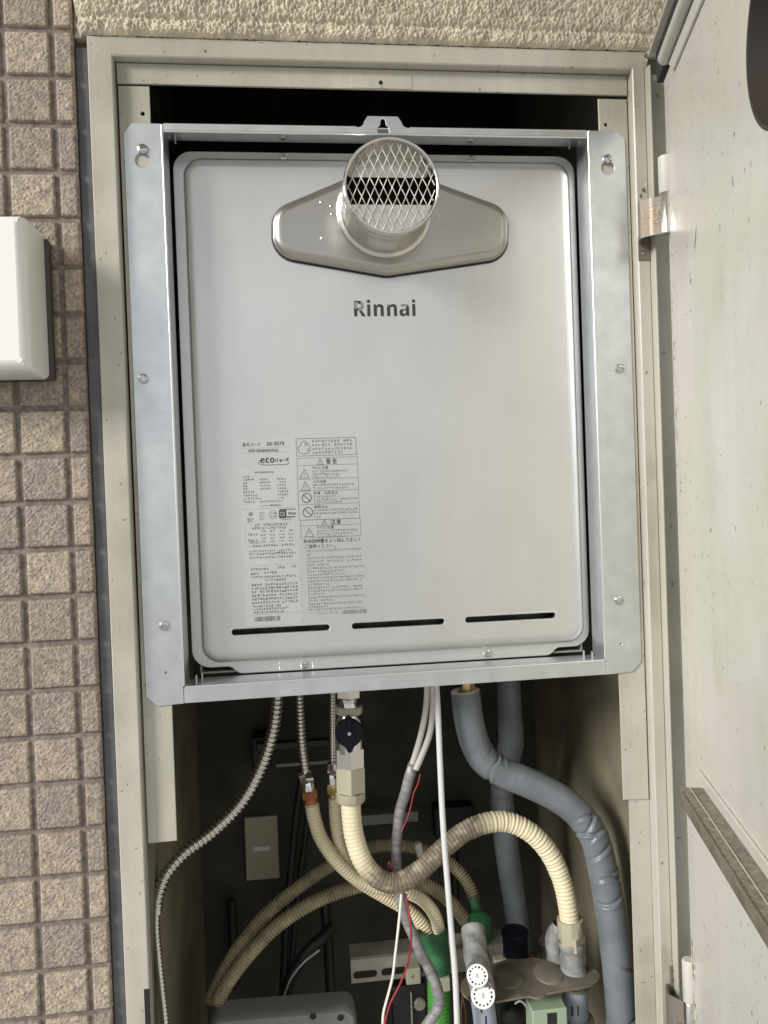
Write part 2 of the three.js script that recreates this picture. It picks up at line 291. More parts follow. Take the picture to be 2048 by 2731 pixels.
/* ---------- tiled wall on the left ---------- */
{
  const t = thing('tile_wall', 'brown rough-faced square tile wall left of the metal door frame', 'wall', [-0.4, -0.9, 0]);
  part('mortar_bed', [slab(-0.9, -0.318, -1.3, 0.8, -0.06, 0.0084)], M.grout, t);
  const noise = new ImprovedNoise();
  const tileGeo = (w, h, k) => {
    const n = 36, m = Math.max(10, Math.round(n * w / h)), pos = [], uv = [], idx = [];
    for (let j = 0; j <= n; j++) for (let i = 0; i <= m; i++) {
      let x = (i / m - 0.5) * w, y = (j / n - 0.5) * h, z = 0.0045;
      const e = Math.min(w / 2 - Math.abs(x), h / 2 - Math.abs(y));
      if (e < 1e-9) z = -0.001;
      else { z += 0.0008 * noise.noise(x * 520, y * 480, k * 7.7) + 0.0006 * noise.noise(x * 1100, y * 1100, k * 3.1) + 0.0006 * noise.noise(x * 90, y * 90, k * 5); if (e < w / m * 1.05 || e < h / n * 1.05) z -= 0.0006; }
      if (e > 1e-9 && (i === 1 || i === m - 1)) x = Math.sign(x) * (w / 2 - 0.0006 - 0.0004 * (noise.noise(y * 300, k, x) + 1));
      if (e > 1e-9 && (j === 1 || j === n - 1)) y = Math.sign(y) * (h / 2 - 0.0006 - 0.0004 * (noise.noise(x * 300, k, y) + 1));
      pos.push(x, y, z); uv.push(x + k * 0.013, y);
    }
    for (let j = 0; j < n; j++) for (let i = 0; i < m; i++) { const a = j * (m + 1) + i, b = a + m + 1; idx.push(a, a + 1, b + 1, a, b + 1, b); }
    const g = new THREE.BufferGeometry(); g.setAttribute('position', new THREE.Float32BufferAttribute(pos, 3)); g.setAttribute('uv', new THREE.Float32BufferAttribute(uv, 2)); g.setIndex(idx); g.computeVertexNormals(); return g;
  };
  const full = [0, 1, 2, 3].map((k) => tileGeo(0.0438, 0.0436, k + 1)), cut = [0, 1, 2].map((k) => tileGeo(0.0186, 0.0436, k + 9));
  for (let r = -4; r < 25; r++) for (let c = 0; c < 4; c++) {
    const y = 0.3921 - 0.02407 - r * 0.04814, small = c === 0;
    const m = shade(new THREE.Mesh(small ? cut[(r + 9) % 3] : full[Math.floor(rnd() * 4)], M.tiles[Math.floor(rnd() * 4)]));
    m.name = 'tile'; m.position.set((small ? -0.3269 : -0.3624 - (c - 1) * 0.0484) + 0.4 + R(-0.0003, 0.0003), y + 0.9 + R(-0.0003, 0.0003), 0.0072 + R(-0.0004, 0.0004)); m.rotation.z = R(-0.006, 0.006);
    t.add(m);
  }
}
part('sealant_strip', [box(-0.3176, -0.3042, -1.3, 0.379, -0.02, 0.0045, 0.002)], M.sealant).userData = { label: 'dark grey sealant strip between the brown tiles and the door frame', category: 'sealant strip' };

/* ---------- stucco above ---------- */
{
  const t = thing('stucco_wall', 'beige rough stucco wall above the metal door frame', 'wall', [0, 0.4, 0]);
  const noise = new ImprovedNoise(), x0 = -0.3176, x1 = 0.42, y0 = 0.3883, y1 = 0.52, nx = 760, ny = 130, pos = [], uv = [], idx = [];
  for (let j = 0; j <= ny; j++) for (let i = 0; i <= nx; i++) {
    const x = x0 + (x1 - x0) * (i / nx), y = y0 + (y1 - y0) * Math.pow(j / ny, 1.3);
    let z = 0.017 + 0.22 * Math.max(0, y - 0.404) - 0.0022 * Math.exp(-Math.pow((y - 0.4045) / 0.0022, 2)) - 0.008 * Math.exp(-(y - y0) / 0.0025);
    z -= 0.018 * Math.exp(-(x - x0) / 0.006);
    z += 0.0022 * noise.noise(x * 400, y * 210, 1.5) + 0.0024 * noise.noise(x * 620, y * 380, 7.1) + 0.001 * noise.noise(x * 60, y * 60, 3.3);
    pos.push(x, y, z); uv.push(x, y);
  }
  for (let j = 0; j < ny; j++) for (let i = 0; i < nx; i++) { const a = j * (nx + 1) + i, b = a + nx + 1; idx.push(a, a + 1, b + 1, a, b + 1, b); }
  const g = new THREE.BufferGeometry(); g.setAttribute('position', new THREE.Float32BufferAttribute(pos, 3)); g.setAttribute('uv', new THREE.Float32BufferAttribute(uv, 2)); g.setIndex(idx); g.computeVertexNormals();
  part('plaster_face', g, M.stucco, t);
  part('wall_body', slab(-0.317, 0.9, 0.3885, 1.1, -0.0058, 0.004), M.stucco, t);
  part('wall_body', slab(0.3605, 0.9, -1.3, 0.388, -0.06, 0.0), M.stucco, t);
  part('overhang', slab(-1.0, 1.6, 1.1, 1.25, -0.0058, 1.7), M.stucco, t);
}

/* ---------- door frame ---------- */
const screwHead = (() => { // pan head with a cross recess, along +z
  const ev = new Evaluator(); ev.attributes = ['position', 'normal'];
  const dome = new Brush(new THREE.LatheGeometry([[0, -0.001], [0.0046, -0.001], [0.005, 0.0002], [0.0046, 0.0014], [0.003, 0.0024], [0, 0.0027]].map((p) => new THREE.Vector2(...p)), 28).rotateX(Math.PI / 2)); dome.geometry.deleteAttribute('uv'); dome.updateMatrixWorld();
  let out = dome;
  for (const turn of [0, Math.PI / 2]) { const b = new Brush(new THREE.BoxGeometry(0.0064, 0.0017, 0.005).rotateZ(turn + 0.4).translate(0, 0, 0.003)); b.geometry.deleteAttribute('uv'); b.updateMatrixWorld(); out = ev.evaluate(out, b, SUBTRACTION); }
  const g = out.geometry.clone(); g.clearGroups(); return toCreasedNormals(g, 0.5);
})();
function screw(parent, [x, y, z], size = 1, dir) {
  const m = shade(new THREE.Mesh(screwHead, M.screw)); m.name = 'screw'; m.scale.setScalar(size);
  const w = V(0, 0, 0); for (let p = parent; p && p !== scene; p = p.parent) w.add(p.position);
  m.position.set(x, y, z).sub(w); if (dir) m.quaternion.setFromUnitVectors(V(0, 0, 1), V(...dir)); m.rotateZ(R(0, 1.5)); parent.add(m); return m;
}
{
  const t = thing('door_frame', 'beige painted steel door frame round the water heater opening', 'door frame', [0, -1.2, 0]);
  const fr = poly([[-0.3038, -1.3], [0.2935, -1.3], [0.2935, 0.3679], [0.2975, 0.3679], [0.2975, 0.3879], [-0.3038, 0.3879]]);
  fr.holes = [poly([[-0.2790, -1.25], [0.2790, -1.25], [0.2790, 0.3680], [-0.2790, 0.3680]])];
  part('surround', [sheet(fr, -0.006, 0.01, 0.0012)], M.beige, t);
  part('jamb_return', [box(0.2547, 0.2789, -1.25, 0.33, -0.0062, -0.0050, 0.0003)], M.beige, t);
  part('edge_lip', [box(0.2936, 0.2958, -1.3, 0.3678, -0.006, 0.0205, 0.0008)], M.beige, t);
  part('outer_return', [slab(0.2959, 0.36, -1.3, 0.3678, -0.006, 0.001)], M.beige, t);
  const cr = part('cross_rail', [sheet(poly([[-0.2775, 0.3458], [0.2776, 0.3452], [0.2776, 0.3668], [-0.2775, 0.3668]]), -0.0042, -0.001, 0.0004)], M.beige, t);
  part('lighter_patch', [box(-0.0332, 0.0337, 0.3462, 0.3605, -0.0011, -0.0004, 0.0003)], M.beige, cr);
  part('screw_hole', [new THREE.CylinderGeometry(0.0022, 0.0022, 0.001, 16).rotateX(Math.PI / 2).translate(-0.0006, 0.3523, -0.0005)], M.void, cr);
  const ch = (pts, holes, side, flip) => {
    const s = poly(pts); s.holes = holes.map((h) => circleHole(...h));
    return [sheet(s, -0.0042, -0.002, 0.0004)];
  };
  part('channel', ch([[-0.2770, -0.453], [-0.2472, -0.4524], [-0.2450, 0.3436], [-0.2770, 0.3437]], [[-0.2528, 0.3151, 0.0022]], -0.2492), M.beige, t, 'left channel with one dark screw hole');
  part('channel', ch([[0.2472, -0.4476], [0.2772, -0.449], [0.2772, 0.3411], [0.2438, 0.3411]], [[0.2520, 0.3125, 0.0021]], 0.2474), M.beige, t, 'right channel with one dark screw hole');
  part('strike_plate', [box(0.2791, 0.2928, 0.1567, 0.1828, 0.0098, 0.0112, 0.0004)], M.dusty, t);
  screw(t, [0.2851, 0.1653, 0.0112], 0.5);
  part('strike_plate', [box(0.2894, 0.2928, -0.69, -0.6340, 0.0098, 0.0112, 0.0004)], M.dusty, t);
  screw(t, [0.2955, -0.6396, 0.0112], 0.5); screw(t, [0.2951, -0.6500, 0.0112], 0.5);
  part('catch_slot', [box(-0.2849, -0.2792, -0.80, -0.5998, 0.0, 0.0102, 0.0004)], M.black, t);
}

/* ---------- open door on the right ---------- */
{
  const t = thing('metal_door', 'open pale beige steel door with a round vent hole and dusty rail', 'door', [0.2957, 0, 0.0125]);
  t.rotation.y = Math.atan2(-0.9676, -0.2523); t.userData.local = true;
  const cx = 0.3635, cy = 0.208, r = 0.0712, top = 0.381, n0 = -0.0108;
  part('outer_skin', [slab(0.03, 0.5, -1.3, top, n0 - 0.0345, n0 - 0.0325)], M.door, t);
  const pan = poly([[0.028, -1.29], [0.48, -1.29], [0.48, 0.338], [0.028, 0.338]]); pan.holes = [circleHole(cx, cy, r)];
  part('inner_panel', [sheet(pan, n0 - 0.0015, n0, 0.0003), slab(0.0278, 0.0293, -1.29, 0.338, n0 - 0.0322, n0 - 0.0016)], M.door, t);
  part('edge_fold', [box(0.0036, 0.5, top - 0.0035, top, -0.0344, 0.0005, 0.0008)], M.door, t);
  part('top_gasket', [box(0.012, 0.48, 0.3435, 0.3772, n0 - 0.032, -0.0062, 0.002)], M.rubber, t, 'dark grey band along the top edge');
  part('top_fold', [metres(new THREE.CapsuleGeometry(0.0070, 0.42, 6, 14).rotateZ(Math.PI / 2).translate(0.262, 0.3495, n0 + 0.004))], M.door, t);
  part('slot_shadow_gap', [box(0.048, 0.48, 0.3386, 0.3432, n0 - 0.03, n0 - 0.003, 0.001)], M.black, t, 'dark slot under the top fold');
  part('top_strip', [sheet(poly([[0.078, 0.3225], [0.48, 0.3205], [0.48, 0.3372], [0.062, 0.3372]]), n0 + 0.0002, n0 + 0.0028, 0.0006)], M.door, t);
  { // vent hole: rim and sleeve, dark cover beyond
    const ring = new THREE.Shape(); ring.absarc(cx, cy, r + 0.002, 0, Math.PI * 2); ring.holes = [circleHole(cx, cy, r - 0.0008)];
    part('vent_rim', [metres(new THREE.ExtrudeGeometry(ring, { depth: 0.034, bevelEnabled: false, curveSegments: 64 }).translate(0, 0, n0 - 0.0337))], M.lampBase, t);
    part('vent_cover', [metres(new THREE.CylinderGeometry(r - 0.001, r - 0.001, 0.002, 48).rotateX(Math.PI / 2).translate(cx, cy, n0 - 0.0305))], M.ventDark, t, 'dark brown cover inside the round hole');
  }
  const rl = part('stiffening_rail', [box(0.112, 0.48, -0.3918, -0.3898, n0 + 0.0032, n0 + 0.0250, 0.0006)], M.rail, t, 'dusty brown horizontal rail');
  part('rail_flange', [box(0.090, 0.48, -0.3912, -0.3790, n0 + 0.0004, n0 + 0.003, 0.0008)], M.door, rl);
  part('rail_seam', [box(0.112, 0.48, -0.3896, -0.3886, n0 + 0.0151, n0 + 0.0163, 0.0004)], M.beige, rl);
  part('rail_lip', [box(0.126, 0.48, -0.4015, -0.3882, n0 + 0.0252, n0 + 0.0269, 0.0006)], M.dusty, rl);
  // hinges
  const hinge = (y0, y1, ym, wx, wz) => {
    const s0 = -0.2523 * (wx - 0.2957) + 0.9676 * (wz - 0.0125), n0 = -0.9676 * (wx - 0.2957) - 0.2523 * (wz - 0.0125);
    const h = part('hinge', [lathe([[0, 0], [0.0062, 0], [0.0068, 0.001], [0.0068, y1 - ym - 0.001], [0.006, y1 - ym], [0, y1 - ym]], [s0, ym + 0.0004, n0], [0, 1, 0], 24)], M.door, t);
    part('knuckle', [lathe([[0, 0], [0.006, 0], [0.0068, 0.001], [0.0068, ym - y0 - 0.001], [0.0062, ym - y0], [0, ym - y0]], [s0, y0, n0], [0, 1, 0], 24)], M.bright, h);
    return h;
  };
  const a = hinge(0.1740, 0.2565, 0.2173, 0.2960, 0.044);
  a.userData.label = 'upper hinge barrel with bare steel lower knuckle';
  const b = hinge(-0.80, -0.6074, -0.6532, 0.2948, 0.044);
  b.userData.label = 'lower hinge barrel with peeling white paint';
}
{ // leaf plates wrap from the jamb to the barrels
  const leaf = (label, y0, y1, prof0) => {
    const o = thing('hinge_leaf', label, 'hinge leaf', [0.28, y0, 0.012]);
    const cnv = document.createElement('canvas'); cnv.width = 128; cnv.height = 256; const c = cnv.getContext('2d');
    c.fillStyle = '#8d857c'; c.fillRect(0, 0, 128, 256);
    for (let i = 0; i < 700; i++) { const x = 128 - 80 * Math.pow(rnd(), 1.6), y = 40 + 180 * rnd(); c.fillStyle = ['#8f6c40', '#7a5a34', '#c4ae84', '#54402a', '#a98c5e'][Math.floor(rnd() * 5)]; c.globalAlpha = 0.25 + 0.6 * rnd(); c.fillRect(x, y, 1 + 4 * rnd(), 1 + 5 * rnd()); }
    const map = new THREE.CanvasTexture(cnv); map.colorSpace = THREE.SRGBColorSpace;
    const mat = std({ map, metalness: 0.6, roughness: 0.5 });
    const prof = []; // plan of the plate, from the jamb face out to the barrel
    for (const [x, , z] of prof0) prof.push(V(x, 0, z));
    const c3 = new THREE.CatmullRomCurve3(prof, false, 'centripetal'), pos = [], uv = [], idx = [], n = 30;
    for (let i = 0; i <= n; i++) { const p = c3.getPoint(i / n), tg = c3.getTangent(i / n), nx = -tg.z * 0.0011, nz = tg.x * 0.0011; for (const [q, y] of [[-1, y0], [-1, y1], [1, y1], [1, y0], [-1, y0]]) { pos.push(p.x + nx * q, y, p.z + nz * q); uv.push(i / n, (y - y0) / (y1 - y0)); } }
    for (let i = 0; i < n; i++) for (let k = 0; k < 4; k++) { const a = i * 5 + k, b = a + 5; idx.push(a, b, b + 1, a, b + 1, a + 1); }
    let g = new THREE.BufferGeometry(); g.setAttribute('position', new THREE.Float32BufferAttribute(pos, 3)); g.setAttribute('uv', new THREE.Float32BufferAttribute(uv, 2)); g.setIndex(idx); g.computeVertexNormals(); g = toCreasedNormals(g, 0.7);
    part('plate', g, mat, o);
  };
  leaf('rust-flecked steel hinge leaf on the right jamb near the top of the door', 0.1746, 0.2145, [[0.2812,0.2038,0.0115],[0.2767,0.2007,0.0200],[0.2745,0.1973,0.0290],[0.2774,0.1955,0.0340],[0.2838,0.1933,0.0400],[0.2943,0.1915,0.0450]]);
  leaf('brown steel hinge leaf at the bottom right corner of the door frame', -0.80, -0.6529, [[0.2850,-0.6818,0.0115],[0.2805,-0.6757,0.0200],[0.2783,-0.6696,0.0290],[0.2812,-0.6666,0.0340],[0.2862,-0.6632,0.0400],[0.2932,-0.6607,0.0450]]);
}

{ // rust and lifting paint at the frame corner and the lower hinge
  const frameThing = scene.children.find((o) => o.name === 'door_frame');
  M.rust = std({ map: tex(128, 0.03, (u, v) => { const m = 0.6 + 0.8 * fbm(u, v, 6, 6, 4, 261); return [132 * m, 92 * m, 58 * m]; }), roughness: 0.9 });
  M.peel = std({ color: lin(0.72, 0.68, 0.58), roughness: 0.7 });
  const flake = (p, r, m, name, parent) => {
    const sh = new THREE.Shape(), n = 11; for (let i = 0; i <= n; i++) { const a = (i % n) / n * Math.PI * 2, q = i % n === 0 ? 0.8 : R(0.5, 1.1); sh[i ? 'lineTo' : 'moveTo'](p[0] + r * q * Math.cos(a), p[1] + r * 1.5 * (i % n === 0 ? 0.8 : q) * Math.sin(a)); }
    part(name, [metres(new THREE.ExtrudeGeometry(sh, { depth: 0.0005, bevelEnabled: false }).translate(0, 0, p[2]))], m, parent);
  };
  for (const [u, q, m] of [[[0.2962,0.3956,0.0102], 0.0020, M.rust], [[0.2980,0.3874,0.0103], 0.0022, M.peel], [[0.2947,0.3833,0.0102], 0.0016, M.rust], [[0.2961,0.3777,0.0103], 0.0013, M.peel], [[0.2969,0.3903,0.0106], 0.0013, M.rust], [[0.2856,0.2054,0.0102], 0.0012, M.peel], [[0.2876,0.2350,0.0103], 0.0022, M.rust], [[0.2842,0.2289,0.0102], 0.0017, M.dusty], [[0.2906,0.2412,0.0102], 0.0012, M.peel]]) flake(u, q, m, m === M.peel ? 'paint_flake' : 'rust_spot', frameThing);
}

/* ---------- wall lamp ---------- */
{
  const t = thing('wall_lamp', 'white box-shaped wall lamp on a dark base over the brown tiles', 'wall lamp', [-0.42, 0.035, 0.012]);
  part('base', [box(-0.4985, -0.3455, 0.0335, 0.1765, 0.0121, 0.0235, 0.004)], M.lampBase, t);
  const sh = fillet([[-0.5, 0.0345], [-0.3500, 0.0345], [-0.3500, 0.1818], [-0.5, 0.1818]], [0.006, 0.006, 0.006, 0.006]);
  part('diffuser', [sweep(sh, [[-0.004, 0.0236], [0, 0.0236], [-0.0008, 0.066], [-0.0025, 0.0725], [-0.0055, 0.0765], [-0.0095, 0.0778]]), face(sh, -0.0095, 0.0778)], M.lampWhite, t);
}

/* ---------- galvanised mounting frame ---------- */
{
  const t = thing('mounting_frame', 'galvanised steel mounting frame screwed round the water heater', 'mounting frame', [0, -0.305, 0]);
  const L0 = [-0.2735, -0.2714], c = 0.011;
  const keyhole = (x, y, r) => circleHole(x, y, r);
  const left = poly([[-0.2727 + c, -0.3078], [-0.2342, -0.3066], [-0.2344, 0.3040], [-0.2727 + c * 0.75, 0.3042], [-0.2727, 0.3042 - c], [-0.2727, -0.3078 + c]]);
  left.holes = [keyhole(-0.2544, 0.2655, 0.0078), keyhole(-0.2535, 0.2756, 0.0045), circleHole(-0.2515, -0.2727, 0.0012)];
  const fl = part('left_flange', [sheet(left, -0.0015, 0, 0.0003), slab(-0.2344, -0.2329, -0.2885, 0.3030, -0.0385, -0.0016)], M.zinc, t);
  const right = poly([[0.2311, -0.3040], [0.2727 - c, -0.3025], [0.2727, -0.3025 + c], [0.2727, 0.3046 - c * 0.9], [0.2727 - c * 0.9, 0.3046], [0.2307, 0.3046]]);
  right.holes = [keyhole(0.2517, 0.2631, 0.0076), keyhole(0.2514, 0.2713, 0.0045), circleHole(0.2490, -0.2703, 0.0013)];
  part('right_flange', [sheet(right, -0.0015, 0, 0.0003), slab(0.2307, 0.2322, -0.2885, 0.3030, -0.0385, -0.0016)], M.zinc, t);
  // top: folded lip and the wall behind it
  const tab = new THREE.Shape(); const tx = 0.0004;
  tab.moveTo(-0.2335, 0.2968); tab.lineTo(0.2300, 0.2975); tab.lineTo(0.2300, 0.3045); tab.lineTo(tx + 0.0285, 0.3043);
  tab.quadraticCurveTo(tx + 0.0215, 0.3046, tx + 0.0205, 0.3105); tab.lineTo(tx + 0.0165, 0.3165); tab.lineTo(tx - 0.0165, 0.3165); tab.lineTo(tx - 0.0205, 0.3105); tab.quadraticCurveTo(tx - 0.0215, 0.3046, tx - 0.0285, 0.3043); tab.lineTo(-0.2335, 0.3040);
  const kh = new THREE.Path(); kh.moveTo(tx - 0.0062, 0.2985); kh.lineTo(tx - 0.0060, 0.3042); kh.lineTo(tx - 0.0032, 0.3066); kh.lineTo(tx - 0.0026, 0.3105); kh.absarc(tx, 0.3108, 0.0026, Math.PI, 0, true); kh.lineTo(tx + 0.0032, 0.3066); kh.lineTo(tx + 0.0060, 0.3042); kh.lineTo(tx + 0.0062, 0.2985); kh.closePath();
  tab.holes = [kh];
  const tp = part('top_rail', [sheet(tab, -0.0022, -0.0006, 0.0004), slab(-0.2328, 0.2306, 0.3031, 0.3045, -0.036, -0.0023)], M.zinc, t);
  for (const [u, v] of [[611, 300], [1018, 308]]) { const p = [u < 800 ? -0.1079 : 0.1018, 0.303, -0.0235]; screw(tp, p, 0.85, [0, -1, 0]); }
  const bt = part('bottom_rail', [sheet(poly([[-0.2340, -0.3066], [0.2310, -0.3040], [0.2310, -0.2882], [-0.2340, -0.2898]]), -0.0018, -0.0006, 0.0004), slab(-0.2328, 0.2306, -0.2903, -0.2889, -0.040, -0.0019)], M.zinc, t);
  for (const s of [[-0.2215, -0.011], [-0.2165, -0.020], [0.2195, -0.012], [0.2130, -0.021]]) part('bent_tab', [box(s[0] - 0.0007, s[0] + 0.0007, -0.2889, -0.2795, s[1] - 0.002, s[1] + 0.002, 0.0005)], M.zinc, bt);
  for (const s of [[-0.2280, -0.012], [-0.2235, -0.024], [0.2235, -0.010], [0.2160, -0.022]]) part('bent_tab', [box(s[0] - 0.0007, s[0] + 0.0007, 0.2945, 0.3031, s[1] - 0.002, s[1] + 0.002, 0.0005)], M.zinc, tp);
  const bend = (a, b, parent) => part('folded_edge', [metres(new THREE.TubeGeometry(new THREE.LineCurve3(V(...a), V(...b)), 1, 0.0014, 14))], M.zincEdge, parent);
  bend([-0.2337, -0.2880, -0.0011], [-0.2337, 0.3026, -0.0011], t); bend([0.2310, -0.2868, -0.0011], [0.2306, 0.3030, -0.0011], t);
  bend([-0.2325, -0.2896, -0.0016], [0.2295, -0.2880, -0.0016], bt); bend([-0.2320, 0.2969, -0.0016], [0.2290, 0.2976, -0.0016], tp); bend([-0.2320, 0.3040, -0.0018], [tx - 0.0290, 0.3043, -0.0018], tp); bend([tx + 0.0290, 0.3043, -0.0018], [0.2290, 0.3045, -0.0018], tp);
  for (const p of [[-0.2538,0.2768,0.0005], [-0.2627,0.0373,0.0005], [-0.2514,-0.2231,0.0005], [0.2513,0.2727,0.0005], [0.2580,0.0392,0.0005], [0.2488,-0.2211,0.0005]]) screw(t, [p[0], p[1], 0.0006], 1.08);
}

/* ---------- water heater ---------- */
const font = await new FontLoader().loadAsync('fonts/droid/droid_sans_bold.typeface.json');
{
  const t = thing('water_heater', 'silver gas water heater with a round exhaust pipe and printed labels', 'water heater', [0, -0.29, -0.05]);
  part('cabinet', [slab(-0.222, 0.222, -0.2865, -0.2845, -0.28, -0.0485), slab(-0.222, 0.222, 0.2895, 0.2915, -0.28, -0.0485), slab(-0.222, -0.220, -0.2844, 0.2894, -0.28, -0.0485), slab(0.220, 0.222, -0.2844, 0.2894, -0.28, -0.0485), slab(-0.2199, 0.2199, -0.2844, 0.2894, -0.2799, -0.278)], M.boxGrey, t);
  part('inner_plate', [slab(-0.215, 0.215, -0.275, -0.19, -0.064, -0.062)], M.insulation, t);
  // rim: rounded corners, a lower tongue along the bottom
  const s = new THREE.Shape(), X = 0.2305, T = 0.2962, B = -0.2795, r = 0.021;
  s.moveTo(X, B + r); s.lineTo(X, T - r); s.absarc(X - r, T - r, r, 0, Math.PI / 2); s.lineTo(-X + r, T); s.absarc(-X + r, T - r, r, Math.PI / 2, Math.PI); s.lineTo(-X, B + r);
  s.absarc(-X + r, B + r, r, Math.PI, 1.5 * Math.PI); s.lineTo(-0.192, B); s.bezierCurveTo(-0.184, B, -0.184, -0.2882, -0.174, -0.2882); s.lineTo(0.176, -0.2882); s.bezierCurveTo(0.186, -0.2882, 0.186, B, 0.194, B); s.lineTo(X - r, B); s.absarc(X - r, B + r, r, -Math.PI / 2, 0);
  s.holes = [rrect(-0.214, 0.218, -0.268, 0.282, 0.016, new THREE.Path())];
  part('panel_rim', [sheet(s, -0.0485, -0.045, 0.0008)], M.panel, t);
  // raised front with three slots
  const slots = [[[-0.1849,-0.2379,-0.0350], [-0.0762,-0.2412,-0.0350]], [[-0.0511,-0.2383,-0.0350], [0.0550,-0.2413,-0.0350]], [[0.0793,-0.2389,-0.0350], [0.1861,-0.2402,-0.0350]]].map(([a, b]) => [a[0], b[0], (a[1] + b[1]) / 2]);
  const body = fillet([[-0.2185, -0.2735], [0.2225, -0.2735], [0.2225, 0.2872], [-0.2185, 0.2872]], [0.02, 0.02, 0.02, 0.02], 14);
  const prof = [[0.0008, -0.0451], [-0.0002, -0.0425]]; for (let k = 0; k <= 8; k++) { const a = k / 8 * Math.PI / 2; prof.push([-0.0125 + 0.0115 * Math.cos(a), -0.0410 + 0.006 * Math.sin(a)]); }
  const front = part('front_panel', [sweep(body, prof), face(body, -0.0125, -0.035, slots.map(([a, b, y]) => rrect(a, b, y - 0.0035, y + 0.0035, 0.0034, new THREE.Path())))], M.panel, t);
  for (const [a, b, y] of slots) {
    const lp = fillet([[a, y - 0.0035], [b, y - 0.0035], [b, y + 0.0035], [a, y + 0.0035]], [0.0034, 0.0034, 0.0034, 0.0034], 8);
    part('slot_edge', [sweep(lp, [[0, -0.0398], [0, -0.0358], [0.0003, -0.0351], [0.0012, -0.0347], [0.0019, -0.0351]])], M.panel, front);
  }
  for (const p of [[-0.1077,0.2912,-0.0445], [0.1076,0.2898,-0.0445], [-0.1062,-0.2821,-0.0445], [0.1062,-0.2811,-0.0445]]) screw(t, [p[0], p[1], -0.0442], 0.95);
  part('embossed_mark', [[-0.1337, -0.0963, -0.2821]].map(([a, b, y]) => sweep(fillet([[a, y - 0.005], [b, y - 0.005], [b, y + 0.004], [a, y + 0.004]], [0.001, 0.001, 0.001, 0.001], 3), [[0.0006, -0.0451], [0, -0.0445], [-0.0006, -0.0451]])), M.panel, t);
  // exhaust cover plate
  const pl = [[-0.1237,0.1752,-0.0240], [0.0018,0.1530,-0.0240], [0.1422,0.1729,-0.0240], [0.1442,0.2284,-0.0240], [0.0310,0.2684,-0.0240], [-0.0125,0.2720,-0.0240], [-0.1218,0.2258,-0.0240]].map((p) => [p[0], p[1]]);
  const lp = fillet(pl, [0.026, 0.034, 0.026, 0.026, 0.01, 0.01, 0.026], 12), pp = [[0.001, -0.0350], [0, -0.0335], [0, -0.0312]];
  for (let k = 0; k <= 8; k++) { const a = k / 8 * Math.PI / 2; pp.push([-0.0095 + 0.0095 * Math.cos(a), -0.0310 + 0.0085 * Math.sin(a)]); }
  const plate = part('exhaust_plate', [sweep(lp, pp), face(lp, -0.0095, -0.0225)], M.steel, t);
  for (const p of [[-0.0685,0.2316,-0.0225], [-0.0579,0.2271,-0.0225], [-0.0572,0.2185,-0.0225], [-0.0694,0.1920,-0.0225], [0.0609,0.2159,-0.0225], [0.0721,0.2051,-0.0225]]) part('rivet', [lathe([[0.0019, -0.0006], [0.0016, 0.0005], [0.0008, 0.0011], [0, 0.0013]], [p[0], p[1], -0.0225], [0, 0, 1], 14)], M.bright, plate);
  part('plate_seal', [sweep(lp, [[0.0012, -0.0349], [0.0018, -0.0340], [0.0004, -0.0332]])], M.rubber, t);
  // exhaust pipe
  const px = 0.0012, py = 0.2224, at = [px, py, 0], ro = 0.0478;
  const pipe = part('exhaust_pipe', [lathe([[0.0525, -0.0224], [0.0533, -0.0205], [0.0525, -0.0186], [0.0508, -0.0180], [0.0490, -0.0170], [ro, -0.0140], [ro, 0.0255], [0.0483, 0.0262], [0.0486, 0.0275], [0.0483, 0.0288], [0.0481, 0.0298], [0.0486, 0.0308], [0.0489, 0.0320], [0.0486, 0.0332], [0.0484, 0.0340], [0.0488, 0.0349], [0.0496, 0.0360], [0.0499, 0.0378], [0.0499, 0.0445], [0.0497, 0.0462], [0.0488, 0.0474], [0.0476, 0.0474], [0.0466, 0.0466], [0.0464, 0.044], [0.0464, 0.040], [0.0458, 0.038], [0.0458, -0.03]], at, [0, 0, 1], 96)], M.bright, t);
  const chord = (y) => Math.sqrt(0.0456 ** 2 - y * y), arc = (y0, up) => { const a = Math.asin(y0 / 0.0456), sh = new THREE.Shape(); if (up) sh.absarc(px, py, 0.0456, a, Math.PI - a); else sh.absarc(px, py, 0.0456, Math.PI - a, 2 * Math.PI + a); sh.closePath(); return sh; };
  const yu = 0.2431 - py, yl = 0.2108 - py;
  part('upper_baffle', [sheet(arc(yu, true), 0.0145, 0.0160, 0.0002)], M.bright, pipe);
  part('lower_baffle', [sheet(arc(yl, false), 0.0250, 0.0262, 0.0002)], M.bright, pipe);
  part('flue_opening', [metres(new THREE.CylinderGeometry(0.0455, 0.0455, 0.001, 48).rotateX(Math.PI / 2).translate(px, py, -0.012))], M.void, pipe, 'black slot between the two baffles');
  const strands = [], sx = 0.00455, sy = 0.0099, zm = 0.0418, rm = 0.0455;
  for (const d of [-1, 1]) for (let k = -20; k <= 20; k++) {
    const ux = d * sx / Math.hypot(sx, sy), uy = sy / Math.hypot(sx, sy), ox = k * 2 * sx + 0.001, b = ox * ux, cc = ox * ox - rm * rm, q = b * b - cc; if (q <= 0) continue;
    const s0 = -b - Math.sqrt(q), s1 = -b + Math.sqrt(q), n = Math.max(2, Math.round((s1 - s0) / 0.0055)), pts = [];
    for (let i = 0; i <= n; i++) { const l = s0 + (s1 - s0) * i / n; pts.push(V(px + ox + ux * l, py + uy * l, zm + d * 0.0005 * Math.sin(l * 290 + k))); }
    strands.push(new THREE.TubeGeometry(new THREE.CatmullRomCurve3(pts), n * 2, 0.00062, 6));
  }
  part('wire_mesh', strands, M.wire, pipe);
